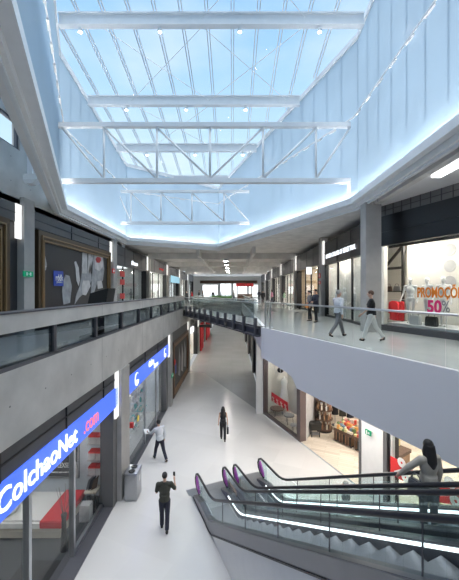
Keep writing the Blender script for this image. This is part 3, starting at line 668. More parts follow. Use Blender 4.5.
# glass shelves with jars
jars=0
for k,s in enumerate((13.3,14.6,16.0,17.4)):
    t=thing('display_shelf',f'glass display shelf unit with pale jars in the shop under the emblem sign, {["nearest","second","third","farthest"][k]} one','shelf',LL.p(s,1.0,.012))
    for z in (.4,.9,1.4,1.9,2.4): MB().box(s-.5,s+.5,.8,1.2,z,z+.02,LL).build('shelf_board','glass_teal' if z==.9 else 'cladding_white',t)
    for q in (-.48,.48): MB().box(s+q-.015,s+q+.015,.98,1.01,.012,2.6,LL).build('upright','steel',t)
    for z in (.42,.92,1.42,1.92,2.42):
        for q in range(5):
            p=LL.p(s-.4+q*.2,1.0 if 0 else .92,z+.001); hh=.12+.16*random.random(); r=.04+.02*random.random()
            o=MB().lathe(p,[(r,0),(r,hh*.7),(r*.5,hh*.85),(r*.5,hh)],7).build('jar',random.choice(['poster_light','cladding_white','glass_teal','goods_3','poster_grey','white_paint']))
            tag(o,'small jar on the glass display shelves of the shop under the emblem sign','jar','jars on the glass display shelves')
d_=disc(LL.p(14.0,.14,1.75),.14,(0,1,0),(1,0,0)); o=d_.build('window_sticker','yellow'); tag(o,'yellow round sticker on the second shop window, lower left','sticker')
# lower framed mural
s0,s1=LB(2)
struct('trim_13',MB().box(s0,s1+.3,-.02,.4,3.9,4.7,LL),'grey_band'); struct('wall_left',MB().box(s0,s1+.3,.15,.4,0,3.9,LL),'black_facade')
t=framed(LL,s0+.7,s1+.1,.1,3.95,'tall wood-framed dark mural on the lower level beyond the emblem sign',frame_m=('wood_mid','wood_dark'),w=.38)
for q,(a_,b_,m) in enumerate(((.3,.42,'poster_grey'),(.5,.62,'poster_light'),(.7,.85,'poster_grey'),(.15,.22,'blue_flat'))):
    L_=s1-s0-1.0; flat(LL,[(s0+1+L_*a_,1.1),(s0+1+L_*b_,.8),(s0+1+L_*(b_+.03),2.2),(s0+1+L_*(a_+.05),3.2)] if m!='blue_flat' else [(s0+1.6,1.5),(s0+2.2,1.5),(s0+2.2,2.2),(s0+1.6,2.2)],m,POST[-1],'figure_print')
sign_box('exit_sign','green exit sign on the lower left column before the wood-framed mural',LL,20.35,-.17,1.95,.5,.22,'green_sign','exit')
t=disc(LL.p(21.3,-.16,2.6),.2,(0,1,0),(1,0,0),th=.04).build('round_sign','red'); tag(t,'round red sign in front of the wood-framed mural on the lower level','sign')
# far lower left shops
for i in range(3,7):
    s0,s1=LB(i); bay(LL,s0,s1,0,3.3,4.7,depth=3.2,glassed=i>3,gd=.4,fascia='black_facade',zin=4.2,wall='cream_wall' if i<4 else 'white_wall')
t=MB().box(29.6,31.4,-.25,-.1,3.45,3.95,LL).build('shop_sign','white_lit'); tag(t,'small white lit box sign above the dark shop beyond the wood-framed mural','sign')
RP=[(38.5,.5),(40.5,.5),(47,.4),(49.5,.4),(52,.4)]
for q,(s,wd) in enumerate(RP):
    o=MB().box(s,s+1.3,-.3,.1,.05,3.3,LL).build('red_panel','cloth_red'); tag(o,f'tall red banner panel on the far lower left shop fronts, {["nearest","second","third","fourth","farthest"][q]} one','banner')
t=MB().box(36.6,37.0,-1.6,-.2,3.2,3.5,LL).build('hanging_sign','black'); tag(t,'dark sign bar hanging out from the far lower left shop fronts','sign')
for q in range(6):
    s=29.5+q*1.1; o=thing('mannequin_bust',f'{["red","white","orange","brown","pale","yellow"][q]} clothed display bust in the dark shop beyond the wood-framed mural','mannequin',LL.p(s,.7,0))
    MB().lathe(LL.p(s,.7,0),[(.16,0),(.16,.02),(.02,.04),(.02,.9)],8).build('stand','steel',o); MB().lathe(LL.p(s,.7,.85),[(.12,0),(.17,.1),(.13,.3),(.2,.55),(.08,.66),(.05,.75)],10,sx=.7).build('torso',['goods_0','c_white','orange','goods_6','white_paint','goods_1'][q],o,smooth=True)
# trash bin
bx,by=-3.62,11.35
t=thing('litter_bin','brushed steel litter bin with two openings beside the concrete column, lower left','bin',(bx,by,0))
MB().box(bx-.22,bx+.22,by-.3,by+.3,0,.92).build('body','brushed_steel',t,bevel=.02); MB().box(bx-.24,bx+.24,by-.32,by+.32,.93,.98).build('rim','brushed_steel',t,bevel=.01)
for y in (-.15,.15): MB().lathe((bx,by+y,.98),[(.11,0),(.12,.02),(.09,.03)],14).build('opening','black',t)
MB().box(bx+.221,bx+.228,by-.05,by+.12,.55,.75).build('label_plate','cladding_white',t)
t=MB().box(-4.1,-3.9,12.2,12.3,2.1,2.3).build('wall_sign','red'); tag(t,'tiny red sign at the corner of the second shop, lower left','sign')
# directory stand behind left parapet
x,y=-4.75,11.2
t=thing('information_stand','black tilted information stand behind the left concrete parapet','stand',(x,y,UF))
MB().box(x-.06,x+.06,y-.2,y+.2,UF,UF+1.0).build('post','black',t); MB().box(x-.25,x+.25,y-.3,y+.3,UF,UF+.04).build('base','black',t)
MB().hexa([(x-.32,y-.35,7.0),(x+.32,y-.35,7.0),(x+.32,y+.35,7.0),(x-.32,y+.35,7.0),(x-.22,y-.35,7.42),(x+.42,y-.35,7.6),(x+.42,y+.35,7.6),(x-.22,y+.35,7.42)]).build('head','black',t,bevel=.01)
# ================================================================ UPPER RIGHT
# big column at the corner of the well
o=MB().box(5.18,5.78,12.0,12.5,UF,CE,W).build('column','column_concrete'); tag(o,'big square concrete column on the upper right walkway where the skylight rim turns','column')
rl=['just left of the shop with white lettering','next one beyond the lit orange shop','third one along the upper right','fourth one along the upper right','far one near the end of the upper right row']
for i,g in enumerate(GRID[2:7]): column(RU,g,UF,CE-.05,9.4 if i else 9.2,10.7,w=(-.1,.4),label='concrete column with lit strip on the upper right, '+rl[i])
s0,s1=13.45,19.7
bay(RU,s0,s1,UF,9.15,10.55,depth=.75,fascia='black_facade',wall='cream_wall',lit='panel_bright',gd=.12,mull=2.05)
t=thing('shop_sign','white lit lettering on the black fascia of the upper right fashion shop','sign',RU.p(16.5,-.05,9.6)); text('UNITED COLORS OF BENETTON.',.36,RU.p(19.3,-.06,9.5),(0,-1,0),'white_lit',t,off=0,sx=.86)
for i in range(2,7):
    s0,s1=GRID[i]+.45,GRID[i+1]-.35
    bay(RU,s0,s1,UF,9.3,10.6,depth=4,fascia='dark_facade',wall=['wood_panel','cream_wall','cream_wall','white_wall','cream_wall'][i-2],light=True,mull=1.8)
mb=MB(); mb.box(5.7,12,12.95,13.1,UF,CE,W)
# promo shop on the oblique wall
s0=.12; s1=7.0; D=5
struct('trim_15',MB().box(-.1,s1,-.05,.2,9.9,10.55,PR),'black_facade')
struct('trim_15',MB().box(-.1,s1,-.02,.2,9.35,9.9,PR),'black_facade')
f=struct('trim_16',MB().box(-.1,s1,0,.2,10.55,CE,PR),'tiled_grey'); mb=MB()
for k in range(18): mb.box(.1+k*.38,.115+k*.38,-.02,0,10.57,CE,PR)
mb.box(-.1,s1,-.02,0,10.76,10.78,PR); struct('trim_seam',mb,'dark_facade',f)
struct('trim_17',MB().box(-.2,.55,-.06,.25,UF,9.4,PR),'grey_facade')
struct('trim_18',MB().box(.55,s1,0,.5,UF,UF+.22,PR),'dark_steel')
w=struct('window_30',MB().box(.55,s1,.1,.12,UF+.22,9.35,PR),'shop_glass'); struct('window_mullion',MB().box(.55,.64,.05,.2,UF,9.35,PR),'white_paint',w)
struct('wall_back',MB().box(-6,s1,D,D+.1,UF,9.9,PR),'cream_wall'); struct('floor',MB().box(.2,s1,.12,D,UF+.003,UF+.02,PR),'floor_upper'); struct('ceiling',MB().prism([PR.p(-.05,.2,9.7),PR.p(s1,.2,9.7),PR.p(s1,D,9.7),PR.p(-5.5,D,9.7),(6.75,19.5,9.7),(6.75,13.8,9.7)],(0,0,.1)),'white_paint')
struct('wall_side',MB().box(6.76,6.80,13.66,20.4,UF,9.9),'cream_wall'); struct('wall_side',MB().prism([(5.95,13.42,UF),(6.8,13.62,UF),(6.8,13.66,UF),(5.95,13.47,UF)],(0,0,4)),'cream_wall')
for (q,d) in ((1.0,1.2),(3.0,.7),(5.6,.7),(.4,3.2),(5,3.4)):
    o=MB().box(q-.5,q+.5,d-.22,d+.22,9.64,9.69,PR).build('ceiling_light','panel_bright'); tag(o,'lit panel in the ceiling of the shop with the orange lettering','light','lit ceiling panels in the sale shop')
mb=MB(); mb.box(.6,s1,.5,.56,9.3,9.4,PR)
t=mb.build('lighting_track','black'); tag(t,'black lighting track just inside the top of the sale shop window','track')
g0,g1=s_at(PR,383,2.5),s_at(PR,402,2.5); zg=8.55; mb=MB(); mb.box(g0,g1+.1,2.45,2.55,zg,zg+.12,PR); mb.box(g1,g1+.1,2.45,2.55,UF+.02,9.68,PR); mb.box(g0,g0+.1,2.45,2.55,UF+.02,9.68,PR); mb.bar(PR.p(g0+.1,2.5,zg+.1),PR.p(g1,2.5,9.6),.1)
t=mb.build('display_gantry','black'); tag(t,'black steel display frame above the red jackets in the sale shop','frame')
sp=lambda px,d=.8: s_at(PR,px,d)
def zP(px,py,d): o=PR.p(s_at(PR,px,d),d); return 7.5-(py-291)/F*o.y
# white partition behind mannequins
t=MB().box(sp(407,1.9),6.9,1.9,1.98,UF,9.6,PR).build('display_screen','cream_wall'); tag(t,'cream display screen behind the white mannequins of the sale shop','screen')
for k in range(3):
    c=PR.p(sp(450,1.88),1.88,zP(450,250+k*16,1.88)); MB().bar(c,c+PR.n*.01,.01)
    o=disc(c,.24,PR.a,-PR.n,th=.012).build('disc_decoration','poster_light'); tag(o,f'grey disc on the cream screen of the sale shop, {["top","middle","lowest"][k]} of three','decoration')
t=thing('window_lettering','orange and magenta sale lettering on the sale shop window at upper right','sign',PR.p(sp(440,.08),.08,7.2))
pa=sp(417,.08); h=zP(417,287.5,.08)-zP(417,297,.08)
text('PROMOÇÕES',h/.7,PR.p(pa,.085,zP(417,297,.08)),PR.a,'orange',t,off=.012,sx=.56)
text('50',.42/.7,PR.p(sp(427,.08),.085,zP(428,312,.08)),PR.a,'magenta',t,off=.02,sx=.85,name='numerals'); text('%',.40/.7,PR.p(sp(441.5,.08),.085,zP(442,312,.08)),PR.a,'poster_grey',t,sx=.75,name='percent_mark')
# platform
t=MB().box(.7,s1,.3,1.7,UF+.22,UF+.30,PR).build('display_platform','white_paint'); tag(t,'low white display platform inside the sale shop window','platform')
# jackets on a rail
def garment(p,fr,w,h,m,label,group,swing=0):
    t=thing('jacket',label,'clothing',p); e=fr.a; n=fr.n
    mb=MB()
    A=[(-.5,.0),(-.46,-.1),(-.5,-.62),(-.38,-.64),(-.33,-.2),(-.3,-1),(.3,-1),(.33,-.2),(.38,-.64),(.5,-.62),(.46,-.1),(.28,0),(.1,.06),(-.1,.06),(-.28,0)]
    A[0]=(-.34,.0)
    mb.prism([p+e*(a*w)+Vector((0,0,b*h))-n*.06 for a,b in A],n*.12); mb.build('body',m,t)
    MB().tube([p+Vector((0,0,.05*h)),p+Vector((0,0,.16*h))],.008,5).build('hanger_hook','steel',t)
    return t
t=thing('clothes_rail','steel clothes rail holding the red jackets in the sale shop','rail',PR.p(sp(397,2.1),2.1,UF+.02))
ra,rb=sp(387,2.1),sp(405,2.1); zt=zP(396,302,2.1)
MB().tube([PR.p(ra,2.1,zt+.12),PR.p(rb,2.1,zt+.12)],.015).build('bar','steel',t)
for q in (ra,rb): MB().tube([PR.p(q,2.1,UF+.02),PR.p(q,2.1,zt+.12)],.018).build('post','steel',t)
for k in range(3):
    q=sp(393+k*4.0,2.1); garment(PR.p(q,2.1-.13*(k%2),zt),PR,.42,zt-zP(396,320,2.1),'cloth_red',f'red jacket on the rail in the sale shop, {["left","middle","right"][k]} of three','red jackets')
t=thing('shelf_unit','dark shelf carrying two handbags above the red jackets','shelf',PR.p(sp(393,3),3,zP(393,290,3)))
zb=zP(393,291,3); MB().box(sp(383,3),sp(403,3),2.85,3.2,zb-.05,zb,PR).build('shelf_board','black',t)
for q in (383.5,402.5): MB().box(sp(q,3)-.02,sp(q,3)+.02,2.98,3.02,UF+.02,zb-.05,PR).build('upright','black',t)
for k in range(2):
    p=PR.p(sp(388+k*8,3),3,zb); o=thing('handbag',['dark handbag on the dark shelf, left one','lighter handbag on the dark shelf, right one'][k],'bag',p)
    MB().prism([p+PR.a*a_+Vector((0,0,z)) for a_,z in ((-.2,0),(.2,0),(.15,.24),(-.15,.24))],PR.n*.12).build('body',['wood_dark','plastic_grey'][k],o,bevel=.02); MB().tube([p+PR.n*.06+PR.a*(.11*math.cos(a_))+Vector((0,0,.23+.14*math.sin(a_))) for a_ in [i*PI/8 for i in range(9)]],.01,5).build('handle','black',o)
for k,(px,m) in enumerate(((413,'cladding_white'),(432,'black'))):
    p=PR.p(sp(px+ (3 if k==0 else 0),.6),.48,UF+.30); o=thing('display_bag',['silver boxy bag on the low platform between mannequins','black bag on the low platform between mannequins'][k],'bag',p)
    MB().prism([p+PR.a*a_+Vector((0,0,z)) for a_,z in ((-.22,0),(.22,0),(.20,.36),(-.20,.36))],PR.n*.2).build('body',m,o,bevel=.03); MB().tube([p+PR.n*.1+PR.a*(.12*math.cos(a_))+Vector((0,0,.35+.16*math.sin(a_))) for a_ in [i*PI/8 for i in range(9)]],.012,5).build('handle','dark_steel',o)
# strip light in the ceiling at right
p=[PT(435,169,9.0),PT(470,155,8.0)]
t=MB().bar((6.15,6.3,CE-.04),(6.15,9.35,CE-.04),.28,.08).build('ceiling_strip_light','strip_lit'); t.data.materials[0]=mat('strip_bright',(1,1,1),.4,emit=(1,1,1),es=5); tag(t,'long recessed strip light in the white ceiling at the right picture edge','light')
struct('trim_19',MB().box(5.75,14,-6,12.9,CE-.015,CE-.005),'white_paint')
# ================================================================ LOWER RIGHT
o=MB().box(1.5,1.93,18.95,19.5,0,5.5).build('column','white_paint'); tag(o,'slim white column at the left corner of the lower right shop front','column')
sf=lambda px,d=0: s_at(FL,px,d)
sa,sb_,sc,sd,se=sf(265),sf(297.5),sf(301),sf(315.5),sf(318.5)
s5,s6,s7=sf(363),sf(385),sf(393)
D=9
struct('trim_20',MB().box(-.05,.12,-.05,.25,0,4.4,FL),'bronze_frame')
struct('trim_20',MB().box(sb_,sc,-.05,.3,0,4.4,FL),'bronze_frame')
struct('trim_21',MB().box(.0,sb_,-.05,.15,0,.12,FL),'bronze_frame')
w=struct('window_40',MB().box(.12,sb_,.05,.07,.12,4.4,FL),'shop_glass')
struct('wall_right',MB().box(0,2.72,1.7,1.8,0,4.4,FL),'cream_wall'); struct('wall_side',MB().box(-.05,0,.25,1.7,0,4.4,FL),'cream_wall')
struct('wall_side',MB().prism([FL.p(sb_+.1,.3),FL.p(sc,.3),FL.p(2.85,1.65),FL.p(2.72,1.65)],(0,0,4.4)),'poster_light')
struct('trim_22',MB().box(2.66,2.92,1.62,1.85,0,4.4,FL),'bronze_frame')
struct('floor',MB().box(0,s7+5,.0,D,.003,.014,FL),'wood_floor')
struct('wall_back',MB().box(-1,s7+6,D,D+.1,0,4.6,FL),'cream_wall')
struct('ceiling',MB().box(0,s7+6,.1,D,4.4,4.5,FL),'white_paint')
for q in (1.3,3):
    o=MB().box(q-.3,q+.3,.8,1.2,4.34,4.39,FL).build('ceiling_light','panel_bright'); tag(o,'square lit panel in the ceiling of a shop','light','lit ceiling panels inside the shops')
for q in (5.6,7.6,9.6,12):
    for d in (2.2,5):
        o=MB().box(q-.35,q+.35,d-.35,d+.35,4.34,4.39,FL).build('ceiling_light','panel_bright'); tag(o,'square lit panel in the ceiling of a shop','light','lit ceiling panels inside the shops')
o=MB().box(s5,s6,-.08,.5,0,4.4,FL).build('column','white_paint'); tag(o,'wide white clad column beside the crate tables of the lower right shop','column'); MB().box(s5-.12,s5,-.1,.4,0,4.4,FL).build('edge_strip','grey_facade',o); MB().box(s6,s6+.16,-.1,.4,0,4.4,FL).build('edge_strip','grey_facade',o); MB().box(s6+.16,s6+.22,-.06,.4,0,4.4,FL).build('edge_strip','black_facade',o)
w=struct('window_41',MB().box(s7-.1,s7+5,.05,.07,.1,4.4,FL),'shop_glass'); mb=MB(); mb.box(s7-.15,s7-.05,0,.15,0,4.4,FL); mb.box(s7-.1,s7+5,0,.15,0,.1,FL); struct('window_mullion',mb,'white_paint',w)
def zF(px,py,d): o=FL.p(sf(px,d),d); return 7.5-(py-291)/F*o.y
o=thing('exit_sign','green exit sign on the white clad column above the escalator','sign',FL.p(sf(368,-.2),-.2,zF(368,436,-.2))); 
MB().box(sf(366,-.2),sf(371.5,-.2),-.24,-.2,zF(368,434.5,-.2),zF(368,429.5,-.2),FL).build('panel','green_sign',o); MB().box(sf(367.3,-.2),sf(368.0,-.2),-.26,-.24,zF(368,433.8,-.2),zF(368,430.2,-.2),FL).build('pictogram','white_paint',o); MB().box(sf(369,-.2),sf(370.4,-.2),-.26,-.24,zF(368,433,-.2),zF(368,431.2,-.2),FL).build('arrow','white_paint',o)
MB().box(sf(369.5,-.2),sf(370.2,-.2),-.22,-.05,zF(368,433,-.2),zF(368,431.5,-.2),FL).build('bracket','steel',o)
# % posters on the glass
def pct(pts,label,sz,c):
    mb=MB(); o=mb.prism([FL.p(sf(px,-.02),-.02,zF(px,py,-.02)) for px,py in pts],FL.n*.02).build('sale_poster','red'); tag(o,label,'poster')
    p=FL.p(sf(c[0],-.03),-.03,zF(c[0],c[1],-.03)); text('%',sz,p,(FL.a+Vector((0,0,-.35))),'white_paint',o,name='percent_mark',off=.025,up=Vector((.35*FL.a.x,.35*FL.a.y,1)),align='CENTER',ext=.004)
pct([(390.3,456),(414,468.5),(403,481),(390.3,474)],'red poster with white percent sign on the glass left of the woman on the escalator',.85,(401,477))
pct([(438,484),(462,482),(462,506),(436,502)],'red poster with white percent sign on the glass right of the woman on the escalator',.9,(449,500))
# red banner in window 1
mb=MB(); c4=lambda px,py,d=.02:(FL.p(sf(px,d),d,zF(px,py,d)))
t=mb.prism([c4(271.5,392),c4(287.5,402.5),c4(288,411),c4(271.5,400.5)],FL.n*.012).build('sale_banner','cloth_red'); tag(t,'red sale banner with pale percent signs on the lower right shop window','banner')
for k in range(4):
    px=273.5+k*4; text('%',.34,c4(px-1.2,400+k*2.6,.005),(FL.a+Vector((0,0,-.3))),'goods_3',t,name='percent_mark')
# round lamp, dress bust, pouffe tables in window 1
p=FL.p(sf(280.5,.9),.9,zF(280,370,.9)); t=thing('globe_lamp','black round pendant with thin white ring in the lower right shop window','lamp',p)
MB().lathe(p-Vector((0,0,.16)),[(.05,0),(.16,.06),(.2,.17),(.16,.28),(.05,.34)],16).build('shade','black',t,smooth=True); MB().tube([p+Vector((0,0,.15)),p+Vector((0,0,4.36-p.z))],.008,5).build('cord','black',t)
mb=MB(); mb.tube([p-FL.n*.12+FL.a*(-.15+.34*math.cos(a_))+Vector((0,0,.36*math.sin(a_))) for a_ in [i*PI/12 for i in range(25)]],.012,5); mb.build('ring','white_steel',t)
p=FL.p(sf(283.5,1.15),1.2,.014); t=thing('dress_form','white tailor bust wearing a long white dress in the lower right shop window','mannequin',p)
MB().lathe(p+Vector((0,0,.55)),[(.30,0),(.26,.3),(.22,.7),(.15,1.05),(.21,1.35),(.17,1.52),(.06,1.58),(.05,1.68)],18,sx=1,sy=.75).build('dress','white_paint',t,smooth=True); MB().lathe(p,[(.2,0),(.2,.03),(.02,.05),(.02,.6)],12).build('stand','steel',t)
mb=MB(); 
for k in range(6): mb.prism([FL.p(sf(291)+.06*k,.5,.014),FL.p(sf(291)+.06*k+.05,.46,.014),FL.p(sf(291)+.06*k+.05,.46,3.8),FL.p(sf(291)+.06*k,.5,3.8)],FL.n*.03)
t=mb.build('window_curtain','plastic_grey'); tag(t,'dark grey pleated curtain at the right side of the lower right shop window','curtain')
for k,(px,d) in enumerate(((277,.62),(289,.62),(294,.3))):
    p=FL.p(sf(px,d),d,.014); t=thing('display_stool',['dark low round table under the white dress','grey round stool with a folded garment in the lower right window','pale box stool at the right of the lower right window'][k],'table',p)
    r=(.42,.3,.2)[k]; h=(.42,.5,.4)[k]; MB().lathe(p+Vector((0,0,h-.05)),[(r,0),(r,.05)],18).build('top',['wood_dark','plastic_grey','poster_light'][k],t)
    for a_ in (0,2.1,4.2): MB().tube([p+Vector((r*.8*math.cos(a_),r*.8*math.sin(a_),0)),p+Vector((r*.7*math.cos(a_),r*.7*math.sin(a_),h-.05))],.015,5).build('leg','dark_steel',t)
# basket cart
p=Vector((4.28,16.02,.014)); t=thing('basket_stand','black shopping basket stand just inside the lower right shop entrance','basket',p)
MB().hexa([p+Vector(v) for v in ((-.25,-.18,.35),(.25,-.18,.35),(.25,.18,.35),(-.25,.18,.35),(-.3,-.23,.7),(.3,-.23,.7),(.3,.23,.7),(-.3,.23,.7))]).build('basket','black',t)
for a_ in (-.2,.2):
    for b_ in (-.15,.15): MB().box(p.x+a_-.02,p.x+a_+.02,p.y+b_-.02,p.y+b_+.02,.014,.36).build('leg','black',t)
MB().box(p.x-.2,p.x+.2,p.y-.15,p.y+.15,.12,.16).build('rack','plastic_grey',t)
# round shelf tower
p=Vector((4.95,16.7,.014)); t=thing('round_shelf','dark wooden round shelf tower with bottles, lower right shop','shelf',p)
for z in (.12,.62,1.12,1.62): MB().lathe(p+Vector((0,0,z)),[(.46,0),(.46,.05)],20).build('tier','wood_dark',t)
MB().lathe(p,[(.42,0),(.42,.12)],20).build('plinth','black',t); MB().lathe(p+Vector((0,0,.1)),[(.06,0),(.06,2.0)],8).build('post','wood_dark',t)
for zi,z in enumerate((.17,.67,1.17,1.67)):
    for k in range(9):
        a_=k*.7+zi; q=p+Vector((.34*math.cos(a_),.34*math.sin(a_),z)); o=MB().lathe(q,[(.045,0),(.045,.2),(.015,.26),(.015,.32)],7).build('bottle',random.choice(['wood_mid','black','poster_light','goods_3','goods_6'])); tag(o,'small bottle standing on the dark round shelf tower','bottle','bottles on the round shelf tower')
# clothes / dark bags behind
for k in range(3):
    q=Vector((5.75+.35*k,17.3-.2*k,.014)); t=thing('coat_stand',f'dark coat hanging behind the round shelf tower, {["left","middle","right"][k]} one','clothing',q)
    MB().lathe(q,[(.2,0),(.2,.02),(.02,.04),(.02,1.5)],8).build('stand','dark_steel',t); MB().lathe(q+Vector((0,0,.6)),[(.2,0),(.18,.5),(.2,.8),(.06,.95)],10,sy=.5).build('coat',['c_black','c_olive','c_navy'][k],t,smooth=True)
# crate tables with goods
CT=Fr((5.08,15.55),(.56,-.83),(.83,.56))
gi=0
for k in range(3):
    s0=k*1.12; t=thing('crate_table',f'slatted dark wooden crate table with packets, {["left one at the entrance","middle one","right one half hidden by the white column"][k]}','table',CT.p(s0+.52,.5,.014))
    MB().box(s0,s0+1.05,0,1.0,.52,.66,CT).build('tray','wood_dark',t); MB().box(s0+.05,s0+1.0,.04,.96,.1,.52,CT).build('core','wood_mid',t)
    for j in range(6): MB().box(s0+.06+j*.17,s0+.14+j*.17,-.02,.04,.1,.52,CT).build('slat','black' if j%2 else 'wood_dark',t)
    for j in (0.06,.9): MB().box(s0+j,s0+j+.08,.06,.9,.014,.1,CT).build('foot','black',t)
    for a_ in range(7):
        for b_ in range(5):
            if k==2 and a_>3: continue
            q=CT.p(s0+.09+a_*.145,.1+b_*.2,.66); hh=.06+.14*random.random()+.05*b_
            o=MB().box(-.06,.06,-.07,.07,0,hh).build('packet','goods_%d'%random.choice([0,0,1,2,3,4,5,7,7,3])); o.location=q; o.rotation_euler=(0,0,random.uniform(-.3,.3)-.98)
            tag(o,'small coloured packet lying on the slatted crate tables of the lower right shop','packet','packets on the crate tables'); gi+=1
for k in range(6):
    q=CT.p(1.3+.38*(k%3),1.5+.4*(k//3),.014); o=thing('jam_stand',f'tall display stand of red and green packs behind the crate tables, {["first","second","third","fourth","fifth","sixth"][k]} from the left','stand',q)
    MB().box(q.x-.15,q.x+.15,q.y-.15,q.y+.15,.014,1.2).build('stand','wood_mid',o)
    for j in range(3): MB().box(q.x-.14+.1*j,q.x-.05+.1*j,q.y-.17,q.y+.1,1.2,1.45).build('pack','goods_%d'%((k*2+j*3)%8),o)
# goods tables behind window 41
for k in range(3):
    q=FL.p(s7+.9+1.45*k,1.5,.014); o=thing('shoe_table',f'low wooden table of shoes and bags behind the poster window, {["left","middle","right"][k]} of three','table',q)
    mb=MB(); mb.box(s7+.3+1.45*k,s7+1.5+1.45*k,.9,2.6,.5,.56,FL); mb.build('table_top','wood_panel',o)
    for a_ in (.35,1.4):
        for b_ in (.95,2.5): MB().box(s7+a_+1.45*k,s7+a_+.06+1.45*k,b_,b_+.06,.014,.5,FL).build('leg','wood_dark',o)
    for a_ in range(5):
        for b_ in range(5):
            c=FL.p(s7+.42+1.45*k+a_*.23,1.1+b_*.3,.56); r=random.uniform(.07,.1)
            e=MB().ell((0,0,r*.6),(r*1.3,r*.8,r*.6),8).build('shoe',random.choice(['goods_0','goods_3','goods_6','black','goods_7','white_paint','wood_dark','goods_5']),smooth=True); e.location=c; e.rotation_euler=(0,0,random.random()*3)
            tag(e,'shoe on the low wooden tables behind the poster window','shoe','shoes on the low tables')
# beyond: lower right far shops
for i in range(2,7):
    s0,s1=(19.7 if i==2 else GRID[i]+.4),GRID[i+1]-.3
    bay(RL,s0,s1,0,3.3,4.7,depth=3.5,gd=.15,fascia='grey_facade',zin=4.2,light=i!=2,wall=['wood_panel','cream_wall'][i%2])
    o=MB().box(GRID[i+1]-.3,GRID[i+1]+.4,-.1,.3,0,5.5,RL).build('column','column_concrete'); tag(o,'concrete column of the far lower right row, '+['nearest','second','third','fourth','farthest'][i-2]+' one','column')
struct('wall_right',MB().box(1.45,2.0,19.55,Y1,4.7,5.6),'column_concrete')
